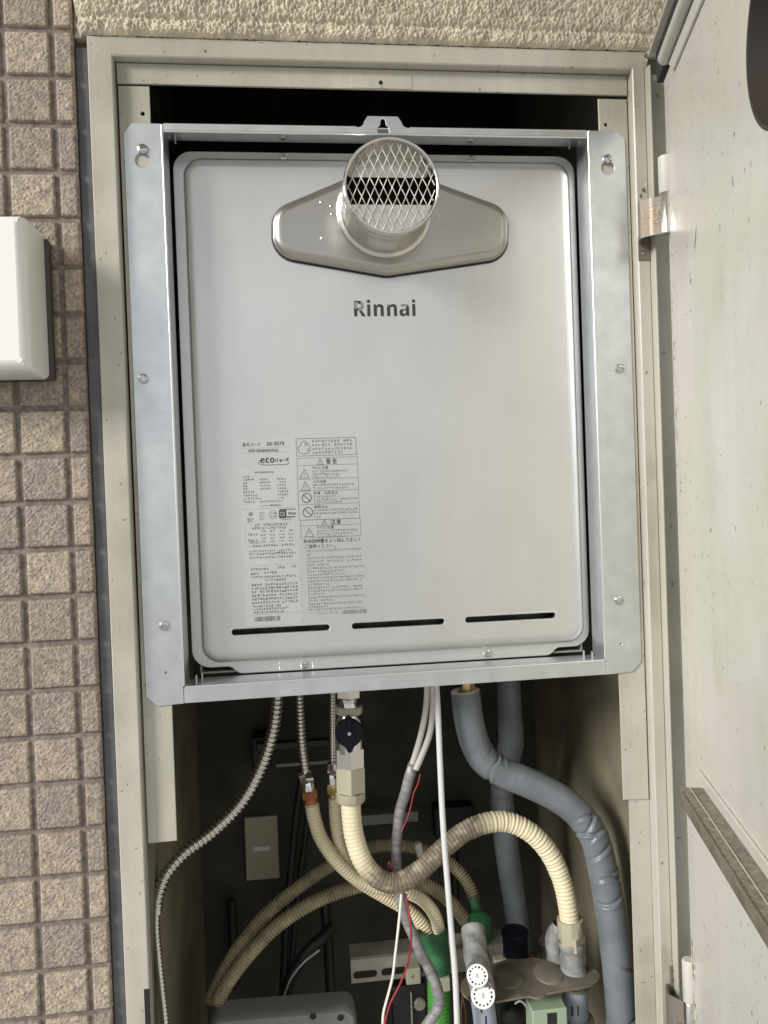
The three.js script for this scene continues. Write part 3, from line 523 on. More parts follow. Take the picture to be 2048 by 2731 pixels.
  // maker's name
  const a = [-0.0357,0.1092,-0.0350], b = [0.0343,0.1085,-0.0350], g = new TextGeometry('Rinnai', { font, size: 0.0176, depth: 0.0003, curveSegments: 8 });
  g.computeBoundingBox(); const bw = g.boundingBox.max.x - g.boundingBox.min.x; g.translate(-g.boundingBox.min.x, 0, 0); g.scale((b[0] - a[0]) / bw, 1, 1); g.translate(a[0], (a[1] + b[1]) / 2, -0.03495);
  part('brand_lettering', metres(g), std({ map: tex(128, 0.05, (u, v) => { const m = fbm(u, v, 6, 5, 3, 251) > 0.55 ? 1.9 : 0.9; return [82 * m, 80 * m, 78 * m]; }), metalness: 0.6, roughness: 0.45 }), t, 'grey maker name reading Rinnai');
  labels(t);
}

/* ---------- printed labels ---------- */
function labels(t) {
  // strokes on a 12 x 12 grid: polylines "x y x y ..." separated by ;
  const G = {
    品: '3 1 9 1 9 5 3 5 3 1;1 7 5 7 5 11 1 11 1 7;7 7 11 7 11 11 7 11 7 7', 名: '5 1 1 5;4 2 9 2 3 8;4 3 7 5;4 7 10 7 10 11 4 11 4 7', コ: '2 2 10 2 10 10 2 10', ー: '1 6 11 6', ド: '4 1 4 11;4 5 9 7;8 1 9 3;10 1 11 3',
    ジ: '2 2 4 3;1 5 3 6;2 10 6 9 10 4;8 1 9 2;10 1 11 2', ョ: '4 5 9 5 9 11 4 11;4 8 9 8', ズ: '2 2 9 2 7 6 1 10;6 7 10 10;9 0 10 1;11 0 12 1', ョ2: '',
    警: '1 2 11 2;4 0 4 4;8 0 8 4;2 4 6 4 6 6 3 6;8 4 7 6;8 4 11 6;1 7 11 7;3 8.5 9 8.5;3 10 9 10 9 12 3 12 3 10', 告: '3 1 2 4;6 0 6 6;2 3 10 3;1 6 11 6;3 8 9 8 9 12 3 12 3 8', 注: '1 1 3 3;0 5 2 6;1 11 3 7;7 0 8 2;4 3 12 3;5 7 11 7;8 3 8 11;4 11 12 11', 意: '6 0 6 2;1 2 11 2;4 3 5 4;8 3 7 4;1 4.5 11 4.5;3 6 9 6 9 9 3 9 3 6;3 7.5 9 7.5;2 10 1 12;4 10 5 12 8 12;10 10 11 12',
    や: '1 5 9 3 10 6 7 7;4 2 6 11;5 1 6 2', け: '2 1 2 10 3 9;5 4 11 4;8 1 8 8 6 11', ど: '3 1 4 5;9 3 3 6 2 9 4 11 10 11;9 0 10 1;11 0 12 1', 火: '6 1 6 6 1 11;6 6 11 11;2 4 3 6;10 4 9 6', 災: '3 0 2 2 3 4;6 0 5 2 6 4;9 0 8 2 9 4;6 5 6 8 1 12;6 8 11 12;2 7 3 8;10 7 9 8', 改: '1 2 5 2 5 5 1 5 1 10 5 9;8 0 6 4;7 3 11 3;10 3 6 11;7 5 11 11', 造: '2 1 3 3;1 5 3 5 2 9 12 11;5 1 5 4;8 0 8 5;4 3 11 3;4 5 12 5;5 6.5 10 6.5 10 9 5 9 5 6.5', 分: '4 1 1 5;8 1 11 5;3 6 9 6 8 11;6 6 2 11', 解: '3 0 1 3;2 2 5 2 5 11;1 4 1 11;1 4 5 4;1 7 5 7;7 1 11 1 10 5;9 1 7 5;7 8 12 8;9 6 9 12', 禁: '1 2 5 2;3 0 3 5;7 2 11 2;9 0 9 5;3 6 9 6;1 8 11 8;6 8 6 12;3 9 2 11;9 9 10 11', 止: '6 1 6 10;6 5 11 5;3 4 3 10;1 10 11 10', 取: '1 1 6 1;2 1 2 10;5 1 5 11;2 4 5 4;2 7 5 7;7 3 11 3 7 11;7 4 11 11', 扱: '1 4 5 4;3 1 3 11;1 8 5 7;6 2 11 2 10 5 11 5 7 11;7 2 5 11;7 6 11 11', 説: '1 1 4 1;0 3 5 3;1 5 4 5;1 7 4 7;1 9 4 9 4 11 1 11 1 9;7 0 8 2;11 0 10 2;7 3 11 3 11 6 7 6 7 3;8 6 6 11;10 6 10 11 12 11', 明: '1 2 5 2 5 9 1 9 1 2;1 5 5 5;7 1 11 1 11 11;7 1 7 7 6 11;7 4 11 4;7 7 11 7', 書: '2 1 10 1 10 4 2 4;0 2.5 12 2.5;6 0 6 7;1 5.5 11 5.5;0 7 12 7;3 8 9 8 9 12 3 12 3 8;3 10 9 10', を: '2 3 9 3;6 1 3 7 6 6 7 9;10 5 5 8 5 11 10 11', よ: '7 1 7 9 4 11 3 9 6 8 10 11;7 4 10 4', く: '8 1 3 6 8 11', 読: '1 1 4 1;0 3 5 3;1 5 4 5;1 7 4 7;1 9 4 9 4 11 1 11 1 9;6 2 12 2;9 0 9 4;7 4 11 4;6 6 12 6;8 7 6 11;10 7 10 11 12 11', ん: '6 1 2 11 5 6 7 10 9 11 11 8', で: '1 3 10 2 5 6 6 10 9 11;9 5 10 6;11 4 12 5', 正: '2 1 10 1;6 1 6 11;6 6 10 6;3 5 3 11;1 11 11 11', し: '4 1 4 9 7 11 10 8', ご: '2 3 9 3;2 7 2 10 10 10;9 0 10 1;11 0 12 1', 使: '3 0 1 5;2 4 2 12;4 2 12 2;5 4 11 4 11 7 5 7 5 4;8 1 8 8 4 12;6 8 11 12', 用: '2 1 10 1 10 11;2 1 2 8 1 11;2 4 10 4;2 7 10 7;6 1 6 11', だ: '1 3 7 3;4 1 2 10;7 6 10 6;6 9 7 10 11 10;9 1 10 2;11 1 12 2', さ: '2 4 10 3;5 1 9 7;3 8 4 10 9 11', い: '2 3 3 9 5 8;9 3 10 8', リ: '3 1 3 7;9 1 9 7 5 11', ン: '2 2 4 4;2 10 6 9 10 4', ナ: '1 4 11 4;6 1 6 6 3 11', イ: '9 1 2 6;6 4 6 11', 株: '1 3 5 3;3 0 3 12;3 4 1 8;3 4 5 7;8 1 7 3;7 3 12 3;6 6 12 6;9 0 9 12;9 6 6 10;9 6 12 10', 式: '1 3 11 3;2 6 6 6;4 6 4 10;1 10 7 9;8 0 9 7 11 11 12 9;10 0 11 1', 会: '6 0 1 5;6 0 11 5;4 5 8 5;2 7 10 7;5 7 3 11 9 10;8 9 10 12', 社: '2 0 3 2;1 3 5 3 1 8;3 6 3 12;4 7 5 8;6 4 12 4;9 1 9 11;6 11 12 11', '、': '2 9 4 11', '。': '2 9 4 9 4 11 2 11 2 9', '・': '5 5 7 7',
  };
  const pad = (w, h) => { const c = document.createElement('canvas'); c.width = w; c.height = h; const k = c.getContext('2d'); k.fillStyle = '#000'; k.fillRect(0, 0, w, h); k.lineJoin = 'round'; return [c, k]; };
  const ink = (k, v) => { k.strokeStyle = k.fillStyle = `rgb(${v},${v},${v})`; };
  const words = (k, text, x, y, size, lw, adv = 1.08) => { // y = top
    k.lineWidth = lw;
    for (const ch of text) {
      if (G[ch]) for (const st of G[ch].split(';')) { const n = st.split(' ').map(Number); k.beginPath(); for (let i = 0; i < n.length; i += 2) k[i ? 'lineTo' : 'moveTo'](x + n[i] / 12 * size, y + n[i + 1] / 12 * size); k.stroke(); }
      x += size * adv;
    }
    return x;
  };
  const fine = (k, x, y, w, size, dense = 1) => { // print too fine to read in the photograph
    for (let p = x; p < x + w - size * 0.6; p += size * 1.02) {
      const kind = rnd(); if (kind < 0.02) continue; k.lineWidth = Math.max(1.4, size * 0.085);
      const n = 4 + Math.floor(rnd() * 4 * dense); k.beginPath();
      for (let i = 0; i < n; i++) { if (rnd() < 0.55) { const q = y + size * R(0.05, 0.95); k.moveTo(p + size * R(0, 0.25), q); k.lineTo(p + size * R(0.6, 0.95), q + size * R(-0.08, 0.08)); } else { const q = p + size * R(0.15, 0.8); k.moveTo(q, y + size * R(0, 0.3)); k.lineTo(q + size * R(-0.1, 0.1), y + size * R(0.65, 1)); } }
      k.stroke();
    }
  };
  const bars = (k, x, y, w, h) => { for (let p = x; p < x + w;) { const b = 1 + Math.floor(rnd() * 4); k.fillRect(p, y, b, h); p += b + 1.5 + rnd() * 4; } };
  const latin = (k, text, x, y, px, bold, w) => { k.font = (bold ? 'bold ' : '') + px + 'px sans-serif'; k.textBaseline = 'alphabetic'; k.fillText(text, x, y, w); };
  const decal = (canvas, p, w, h, name, label) => {
    const alphaMap = new THREE.CanvasTexture(canvas), g = new THREE.PlaneGeometry(w, h).translate(p[0] + w / 2, p[1] - h / 2, -0.0347);
    part(name, g, new THREE.MeshStandardMaterial({ color: lin(0.045, 0.045, 0.047), alphaMap, transparent: true, roughness: 0.5 }), t, label).castShadow = false;
  };
  { // rating plate, left
    const [c, k] = pad(575, 2017); ink(k, 235);
    words(k, '品名コード', 25, 30, 38, 4.5, 1.06); latin(k, '24-3575', 282, 66, 54, true, 215);
    k.lineWidth = 2; ink(k, 120); k.beginPath(); k.moveTo(5, 92); k.lineTo(545, 86); k.moveTo(5, 146); k.lineTo(545, 140); k.stroke(); ink(k, 235);
    latin(k, 'RUF-E2405SAT(A)', 85, 133, 40, true, 355);
    // eco jozu mark
    k.lineWidth = 7; ink(k, 240); k.font = 'bold 96px sans-serif'; k.fillText('eco', 206, 254, 165); words(k, 'ジョーズ', 366, 206, 42, 8, 0.9);
    k.lineWidth = 6; k.beginPath(); k.moveTo(212, 226); k.quadraticCurveTo(178, 236, 205, 266); k.quadraticCurveTo(225, 280, 300, 279); k.lineTo(490, 276); k.quadraticCurveTo(515, 274, 518, 252); k.stroke();
    ink(k, 190); latin(k, 'RUF-E2405SAT(A)', 140, 365, 26, true, 270);
    const rows = [[400, 90, 0, 0], [434, 130, 105, 100], [468, 60, 115, 110], [502, 62, 115, 110], [536, 62, 115, 110], [570, 120, 0, 120], [606, 160, 0, 120], [640, 200, 0, 80], [676, 135, 240, 0]];
    ink(k, 215); for (const [y, a, b, d] of rows) { fine(k, 12, y - 14, a, 25, 1.3); if (b) fine(k, 190, y - 12, b, 24, 0.9); if (d) fine(k, 380, y - 12, d, 24, 0.9); }
    words(k, 'リンナイ株式会社', 185, 708, 26, 3, 1.1);
    ink(k, 130); k.lineWidth = 2; k.beginPath(); k.moveTo(5, 758); k.lineTo(565, 746); k.stroke();
    ink(k, 225); k.lineWidth = 5; // approval marks
    k.beginPath(); k.arc(85, 808, 20, 0, 7); k.stroke(); k.beginPath(); k.moveTo(85, 795); k.lineTo(85, 822); k.moveTo(72, 808); k.lineTo(98, 808); k.stroke(); fine(k, 45, 850, 80, 24, 1.3); fine(k, 45, 876, 80, 22, 1.3);
    k.strokeRect(178, 800, 48, 48); k.strokeRect(190, 812, 24, 24); k.beginPath(); k.moveTo(170, 792); k.lineTo(232, 792); k.stroke(); fine(k, 175, 860, 60, 18, 1);
    k.lineWidth = 3; k.beginPath(); k.arc(325, 822, 44, 0, 7); k.stroke(); fine(k, 300, 795, 60, 22, 1); fine(k, 300, 828, 60, 22, 1);
    k.fillRect(390, 776, 80, 88); ink(k, 0); k.lineWidth = 6; k.strokeRect(408, 798, 40, 40); k.beginPath(); k.moveTo(418, 798); k.lineTo(448, 838); k.stroke(); ink(k, 230); k.fillRect(400, 764, 170, 9); k.lineWidth = 7; words(k, 'コ', 484, 800, 30, 8); latin(k, 'tm', 515, 832, 44, true); k.fillRect(475, 848, 90, 12); fine(k, 410, 870, 130, 20, 1);
    ink(k, 215); fine(k, 118, 916, 370, 30, 1.3); fine(k, 95, 952, 390, 28, 1.3); ink(k, 120); k.lineWidth = 2; k.strokeRect(22, 912, 540, 250); ink(k, 210);
    fine(k, 45, 1018, 110, 26, 1.2); for (const x of [190, 285, 390, 490]) { fine(k, x, 988, 60, 26, 1.1); fine(k, x, 1064, 60, 26, 1.1); fine(k, x - 14, 1030, 80, 22, 0.8); fine(k, x - 14, 1104, 80, 22, 0.8); }
    fine(k, 45, 1082, 110, 26, 1.2); fine(k, 60, 1108, 100, 24, 1.2); fine(k, 90, 1142, 460, 28, 1.3);
    fine(k, 50, 1204, 460, 24, 0.8); fine(k, 50, 1232, 530, 28, 1.4); fine(k, 50, 1272, 480, 26, 1);
    ink(k, 110); k.beginPath(); k.moveTo(60, 1375); k.lineTo(570, 1360); k.stroke(); ink(k, 220);
    fine(k, 62, 1398, 200, 28, 1.3); fine(k, 350, 1386, 80, 28, 1.4); fine(k, 500, 1380, 60, 28, 1.2); fine(k, 60, 1446, 100, 28, 1.2); fine(k, 205, 1440, 140, 28, 1.4); fine(k, 60, 1486, 510, 27, 1.2); words(k, 'リンナイ株式会社', 210, 1522, 27, 3, 1.08);
    for (let i = 0; i < 6; i++) fine(k, 62, 1568 + i * 39, 515, 29, 1.35);
    fine(k, 75, 1806, 310, 27, 1.3); fine(k, 75, 1838, 380, 27, 1.3); fine(k, 75, 1872, 340, 27, 1.2);
    ink(k, 100); k.beginPath(); k.moveTo(70, 1912); k.lineTo(575, 1900); k.stroke(); ink(k, 225); bars(k, 85, 1932, 275, 52);
    part('label_film', new THREE.PlaneGeometry(0.0612, 0.2075).translate(-0.1677 + 0.0292, -0.0268 - 0.1025, -0.03485), M.labelFilm, t).castShadow = false;
    decal(c, [-0.1677,-0.0268,-0.0347], 0.0588, 0.2055, 'rating_label', 'printed rating label, the left one');
  }
  { // warning label, right
    const [c, k] = pad(715, 1972); ink(k, 165); k.lineWidth = 5;
    const rr = (x, y, w, h) => k.strokeRect(x, y, w, h), tri = (x, y, s) => { k.lineWidth = 6; k.beginPath(); k.moveTo(x, y + s); k.lineTo(x + s / 2, y); k.lineTo(x + s, y + s); k.closePath(); k.stroke(); k.fillRect(x + s / 2 - 3, y + s * 0.35, 6, s * 0.32); k.fillRect(x + s / 2 - 3, y + s * 0.76, 6, 7); };
    const ban = (x, y, r) => { k.lineWidth = 10; k.beginPath(); k.arc(x, y, r, 0, 7); k.moveTo(x - r * 0.7, y - r * 0.7); k.lineTo(x + r * 0.7, y + r * 0.7); k.stroke(); };
    rr(5, 15, 655, 190); k.lineWidth = 7; k.beginPath(); k.moveTo(35, 165); k.bezierCurveTo(10, 110, 40, 100, 55, 85); k.bezierCurveTo(60, 30, 120, 30, 125, 80); k.bezierCurveTo(165, 100, 160, 140, 140, 160); k.bezierCurveTo(120, 190, 60, 185, 35, 165); k.moveTo(90, 70); k.bezierCurveTo(115, 60, 120, 90, 95, 95); k.moveTo(110, 140); k.bezierCurveTo(125, 150, 140, 130, 135, 120); k.stroke();
    for (let i = 0; i < 4; i++) fine(k, 172, 30 + i * 42, i === 3 ? 370 : 465, 34, 1.1);
    k.lineWidth = 4; rr(5, 230, 665, 680); k.beginPath(); for (const y of [310, 462, 592, 740]) { k.moveTo(5, y); k.lineTo(670, y); } k.stroke();
    tri(225, 240, 66); words(k, '警告', 318, 238, 60, 8, 1.15);
    tri(30, 348, 100); words(k, 'やけど注意', 165, 322, 34, 5); fine(k, 160, 365, 400, 28); fine(k, 160, 398, 310, 28); fine(k, 160, 430, 310, 26);
    tri(38, 486, 100); words(k, '火災注意', 172, 474, 34, 5); fine(k, 168, 515, 490, 28); fine(k, 168, 550, 400, 28);
    ban(97, 668, 50); words(k, '改造・分解禁止', 172, 600, 36, 5); fine(k, 168, 642, 300, 28); fine(k, 168, 674, 495, 28); fine(k, 168, 706, 330, 26);
    ban(104, 826, 52); words(k, '使用禁止', 172, 752, 36, 5); fine(k, 168, 792, 490, 28); fine(k, 168, 828, 490, 28); fine(k, 168, 868, 80, 26);
    k.lineWidth = 4; rr(20, 912, 660, 195); k.beginPath(); k.moveTo(20, 975); k.lineTo(680, 975); k.stroke();
    tri(250, 915, 60); words(k, '注意', 345, 914, 56, 8, 1.15); tri(62, 998, 96); words(k, 'やけど注意', 192, 980, 36, 5); fine(k, 192, 1022, 470, 28); fine(k, 192, 1058, 400, 28); fine(k, 192, 1090, 310, 26);
    ink(k, 190); words(k, '取扱説明書をよく読んで正しく', 44, 1124, 44, 5.5, 1.04); words(k, 'ご使用ください。', 52, 1182, 44, 5.5, 1.04); ink(k, 150);
    for (const [y, w] of [[1246, 620], [1290, 60], [1328, 610], [1366, 620], [1404, 260], [1440, 640], [1476, 410], [1510, 410], [1546, 630], [1582, 620], [1618, 260], [1656, 620], [1690, 610], [1726, 200], [1762, 630], [1798, 280], [1836, 610], [1868, 210], [1896, 620]]) fine(k, 72, y - 8, w, 27, 1.1);
    ink(k, 120); k.lineWidth = 2; k.beginPath(); k.moveTo(70, 1935); k.lineTo(400, 1925); k.stroke(); fine(k, 180, 1938, 240, 20, 0.8); ink(k, 165); bars(k, 440, 1925, 270, 44);
    decal(c, [-0.1063,-0.0254,-0.0347], 0.0730, 0.2005, 'warning_label', 'printed warning label, the right one');
  }
}

/* ---------- hoses, cables and pipes under the heater ---------- */
const hoseThing = (name, label, category, base, group) => thing(name, label, category, base, group);
{ // long corrugated steel hose on the left
  const up = [[-0.1401,-0.3174,-0.1300],[-0.1416,-0.3448,-0.1250],[-0.1477,-0.3774,-0.1200],[-0.1617,-0.4149,-0.1125],[-0.1883,-0.4569,-0.1050],[-0.2214,-0.4852,-0.0975],[-0.2561,-0.5065,-0.0900],[-0.2763,-0.5268,-0.0825],[-0.2842,-0.5477,-0.0750],[-0.2852,-0.5568,-0.0700]], lo = [[-0.2852,-0.5568,-0.0700],[-0.2852,-0.5797,-0.0650],[-0.2832,-0.6036,-0.0600],[-0.2797,-0.6432,-0.0550],[-0.2762,-0.6797,-0.0500],[-0.2754,-0.7245,-0.0500]];
  const t = hoseThing('steel_hose', 'long corrugated stainless hose curving down the left side of the opening', 'hose', up[0]);
  part('upper_hose', hose(up, rings(0.0080, 0.0022, 0.0056), 0.0007, 18), M.bright, t);
  part('lower_hose', hose(lo, rings(0.0048, 0.0012, 0.0044), 0.0007, 16), M.bright, t);
  part('collar', turned([-0.2851,-0.5531,-0.0700], [-0.2854,-0.5621,-0.0700], [[0, 0], [0.0068, 0], [0.0074, 0.3], [0.0074, 0.7], [0.0068, 1], [0, 1]]), M.bright, t);
}
{ // two short steel hoses with chrome nuts, each into a cream hose
  const t = hoseThing('hot_water_hose', 'cream ribbed hose with chrome and copper nuts, second from the left', 'hose', [-0.1126,-0.3295,-0.1500]);
  part('steel_section', hose([[-0.1136,-0.3258,-0.1600],[-0.1137,-0.3603,-0.1550],[-0.1129,-0.4004,-0.1500],[-0.1109,-0.4271,-0.1500],[-0.1092,-0.4432,-0.1500]], rings(0.0066, 0.0017, 0.0048), 0.0007, 18), M.bright, t);
  part('nut', [hexNut([-0.1113,-0.4384,-0.1500], [-0.1078,-0.4528,-0.1500], 0.0098), turned([-0.1077,-0.4516,-0.1500], [-0.1059,-0.4648,-0.1500], [[0.0075, 0], [0.0090, 0.3], [0.0090, 0.8], [0.008, 1]])], M.chrome, t);
  part('copper_nut', [hexNut([-0.1064,-0.4636,-0.1500], [-0.1045,-0.4744,-0.1500], 0.0108), turned([-0.1044,-0.4738,-0.1500], [-0.1030,-0.4828,-0.1500], [[0.008, 0], [0.008, 1]])], M.copper, t);
  part('cream_section', hose([[-0.1035,-0.4804,-0.1500],[-0.1007,-0.5008,-0.1500],[-0.0929,-0.5276,-0.1500],[-0.0728,-0.5591,-0.1500],[-0.0438,-0.5898,-0.1550],[-0.0142,-0.6119,-0.1575],[0.0157,-0.6342,-0.1600],[0.0363,-0.6575,-0.1600],[0.0436,-0.6753,-0.1600]], ribs(0.0091, 0.0015, 0.0042), 0.0005, 18), M.cream, t);
}
{
  const t = hoseThing('return_hose', 'thin cream ribbed hose close behind the black valve, third from the left', 'hose', [-0.0712,-0.3344,-0.1600]);
  part('steel_section', hose([[-0.0702,-0.3296,-0.1650],[-0.0722,-0.3837,-0.1650],[-0.0738,-0.4439,-0.1650]], rings(0.0056, 0.0011, 0.0042), 0.0007, 16), M.bright, t);
  part('nut', [hexNut([-0.0737,-0.4350,-0.1600], [-0.0742,-0.4494,-0.1600], 0.0088), turned([-0.0742,-0.4482,-0.1600], [-0.0741,-0.4626,-0.1600], [[0.007, 0], [0.0085, 0.3], [0.0085, 0.8], [0.0075, 1]])], M.chrome, t);
  part('copper_nut', [hexNut([-0.0741,-0.4614,-0.1600], [-0.0746,-0.4746,-0.1600], 0.0098), turned([-0.0745,-0.4734,-0.1600], [-0.0743,-0.4842,-0.1600], [[0.0065, 0], [0.0065, 1]])], M.brass, t);
  part('cream_section', hose([[-0.0735,-0.4794,-0.1600],[-0.0730,-0.5144,-0.1600],[-0.0672,-0.5510,-0.1600],[-0.0524,-0.5800,-0.1550],[-0.0265,-0.5955,-0.1500],[0.0028,-0.5993,-0.1450],[0.0326,-0.6149,-0.1467],[0.0491,-0.6372,-0.1483],[0.0553,-0.6599,-0.1500]], ribs(0.0084, 0.0015, 0.0040), 0.0005, 18), M.cream, t);
}
{ // main supply: valve and dusty hose arching to the right
  const t = hoseThing('stop_valve', 'gas stop valve with a round black knob under the heater', 'valve', [-0.0535,-0.3328,-0.1000]);
  part('upper_nut', [hexNut([-0.0542,-0.3215,-0.1000], [-0.0548,-0.3372,-0.1000], 0.0152), turned([-0.0547,-0.3361,-0.1000], [-0.0547,-0.3496,-0.1000], [[0.0135, 0], [0.012, 0.4], [0.0145, 1]])], M.bright, t);
  part('washer', turned([-0.0545,-0.3463,-0.1000], [-0.0549,-0.3553,-0.1000], [[0, 0], [0.0162, 0], [0.0168, 0.2], [0.0168, 0.8], [0.0162, 1], [0, 1]]), M.beigePlastic, t);
  part('body', [turned([-0.0548,-0.3541,-0.1000], [-0.0554,-0.4015,-0.1000], [[0.0125, 0], [0.0165, 0.2], [0.0172, 0.5], [0.0168, 1], [0, 1]]), hexNut([-0.0552,-0.3959,-0.1000], [-0.0556,-0.4207,-0.1000], 0.0188, 0.05)], M.bright, t);
  const kb = [-0.0566,-0.3717,-0.0740], ks = new THREE.Shape();
  for (let i = 0; i <= 72; i++) { const a = i / 72 * 2 * Math.PI, up = Math.exp(-Math.pow((a - Math.PI / 2) / 0.16, 2)), dn = Math.exp(-Math.pow((a - 1.5 * Math.PI) / 0.22, 2)), r = 0.0164 + 0.0035 * up + 0.0072 * dn; ks[i ? 'lineTo' : 'moveTo'](kb[0] + r * Math.cos(a), kb[1] + r * Math.sin(a)); }
  const knob = part('knob', [metres(new THREE.ExtrudeGeometry(ks, { depth: 0.008, bevelEnabled: true, bevelSize: 0.0012, bevelThickness: 0.0012, bevelOffset: -0.0012, bevelSegments: 3 }).translate(0, 0, -0.0795)), box(kb[0] - 0.0024, kb[0] + 0.0024, kb[1] + 0.003, kb[1] + 0.0175, -0.0705, -0.0672, 0.001)], M.blackGloss, t);
  part('knob_screw', lathe([[0.0023, 0], [0.0021, 0.0008], [0, 0.001]], [kb[0], kb[1], -0.0703], [0, 0, 1], 20), M.screw, knob);
}
{
  const pts = [[-0.0562,-0.4546,-0.1000],[-0.0562,-0.4785,-0.0975],[-0.0534,-0.5059,-0.0950],[-0.0447,-0.5326,-0.0900],[-0.0285,-0.5518,-0.0850],[-0.0063,-0.5605,-0.0850],[0.0230,-0.5509,-0.0900],[0.0507,-0.5329,-0.0975],[0.0819,-0.5152,-0.1050],[0.1125,-0.5070,-0.1085],[0.1418,-0.5097,-0.1120],[0.1701,-0.5247,-0.1100],[0.1926,-0.5516,-0.1080],[0.2058,-0.5844,-0.1040],[0.2111,-0.6151,-0.1000],[0.2138,-0.6417,-0.1000]];
  const t = hoseThing('supply_hose', 'thick cream hose with a dusty brown bend, arching over to the right', 'hose', pts[0]);
  part('end_nut', [hexNut([-0.0555,-0.4196,-0.1000], [-0.0561,-0.4512,-0.1000], 0.0196, 0.06), turned([-0.0561,-0.4501,-0.1000], [-0.0565,-0.4625,-0.1000], [[0.0182, 0], [0.0182, 0.85], [0.017, 1], [0.012, 1]])], M.beigePlastic, t);
  const nz = new ImprovedNoise();
  part('sheath', hose(pts, (s, a, L) => 0.0122 - (s / L > 0.5 ? 0.0010 : 0.0006) * Math.pow(Math.abs(Math.sin(Math.PI * s / 0.0048)), 5) + (s / L > 0.52 && s / L < 0.86 ? 0.0006 * Math.abs(Math.sin(Math.PI * s / 0.0075)) : 0), 0.0009, 24, (u, d) => {
    const k = THREE.MathUtils.smoothstep(u, 0.15, 0.25) * (1 - THREE.MathUtils.smoothstep(u, 0.52, 0.62)), m = Math.min(1, Math.max(0, k * (1.05 + 0.6 * nz.noise(u * 40, d.x * 3, d.y * 3)) + 0.1 * nz.noise(u * 70, d.x * 2, d.z * 4)));
    return [0.76 + (0.17 - 0.76) * m, 0.68 + (0.14 - 0.68) * m, 0.47 + (0.1 - 0.47) * m];
  }), M.creamDirty, t);
  part('union', [turned([0.2135,-0.6323,-0.1000], [0.2141,-0.6511,-0.1000], [[0.0125, 0], [0.0158, 0], [0.0162, 0.1], [0.0162, 1], [0, 1]]), hexNut([0.2142,-0.6500,-0.1000], [0.2153,-0.6688,-0.1000], 0.0172, 0.05)], M.beigePlastic, t);
}
{ // taped riser and plate at the lower right
  const t = hoseThing('taped_riser', 'grey foil-taped riser pipe under the cream hose union', 'pipe', [0.2154,-0.7006,-0.1000]);
  part('taped_sleeve', hose([[0.2150,-0.6594,-0.1000],[0.2160,-0.6830,-0.1000],[0.2165,-0.7036,-0.1000]], (s, a) => 0.0162 + 0.0008 * Math.sin(a * 3 + s * 160) + 0.0006 * Math.sin(s * 330), 0.002, 24), M.film, t);
  part('pipe', hose([[0.2162,-0.6948,-0.1000],[0.2169,-0.7301,-0.1000],[0.2175,-0.7831,-0.1000]], plain(0.0158), 0.004, 28), M.pvc, t);
  part('side_branch', hose([[0.2089,-0.6549,-0.1250],[0.2010,-0.6692,-0.1250],[0.2012,-0.6993,-0.1250],[0.2043,-0.7176,-0.1250]], (s, a) => 0.0112 + 0.0009 * Math.sin(a * 2 + s * 200), 0.002, 20), M.film, t);
}
{
  const y = -0.698, t = hoseThing('pipe_bracket', 'dusty pressed steel plate holding the two grey pipes', 'bracket', [0.13, y, -0.1]);
  const s = new THREE.Shape(); const q = [[0.0730,-0.6938,-0.0850], [0.2367,-0.7023,-0.0850]];
  const x0 = q[0][0] - 0.004, x1 = q[1][0] + 0.004;
  const xm = (x0 + x1) / 2 + 0.002;
  s.moveTo(x0 + 0.024, -0.056); s.lineTo(xm - 0.015, -0.060); s.quadraticCurveTo(xm - 0.010, -0.0605, xm - 0.007, -0.057); s.quadraticCurveTo(xm, -0.052, xm + 0.007, -0.058); s.quadraticCurveTo(xm + 0.010, -0.062, xm + 0.016, -0.062);
  s.lineTo(x1 - 0.024, -0.066); s.bezierCurveTo(x1 + 0.004, -0.068, x1 + 0.012, -0.094, x1 - 0.006, -0.106); s.quadraticCurveTo(x1 - 0.020, -0.114, x1 - 0.036, -0.118); s.quadraticCurveTo(x1 - 0.060, -0.128, xm + 0.018, -0.134); s.quadraticCurveTo(xm, -0.130, xm - 0.014, -0.136); s.quadraticCurveTo(x0 + 0.05, -0.130, x0 + 0.026, -0.116); s.bezierCurveTo(x0 - 0.006, -0.108, x0 - 0.010, -0.062, x0 + 0.024, -0.056);
  const g = new THREE.ExtrudeGeometry(s, { depth: 0.0016, bevelEnabled: true, bevelSize: 0.0006, bevelThickness: 0.0006, bevelSegments: 2 }).rotateX(Math.PI / 2).translate(0, y, 0);
  g.applyMatrix4(new THREE.Matrix4().set(1, 0, 0, 0, 0, 1, 0, 0, 0, 0, -1, 0, 0, 0, 0, 1)); g.scale(1, 1, -1);
  part('plate', metres(g), M.dusty, t);
  for (const k of [0.36, 0.66]) part('pressed_rib', metres(new THREE.SphereGeometry(0.02, 32, 14).scale(0.95, 0.26, 1.3).translate(x0 + (x1 - x0) * k, y + 0.0002, -0.1)), M.dusty, t);
  const rim = part('pipe_collar', metres(new THREE.TorusGeometry(0.0172, 0.0022, 10, 36).rotateX(Math.PI / 2).translate(...[0.2167,-0.7160,-0.1000])), M.dusty, t);
}
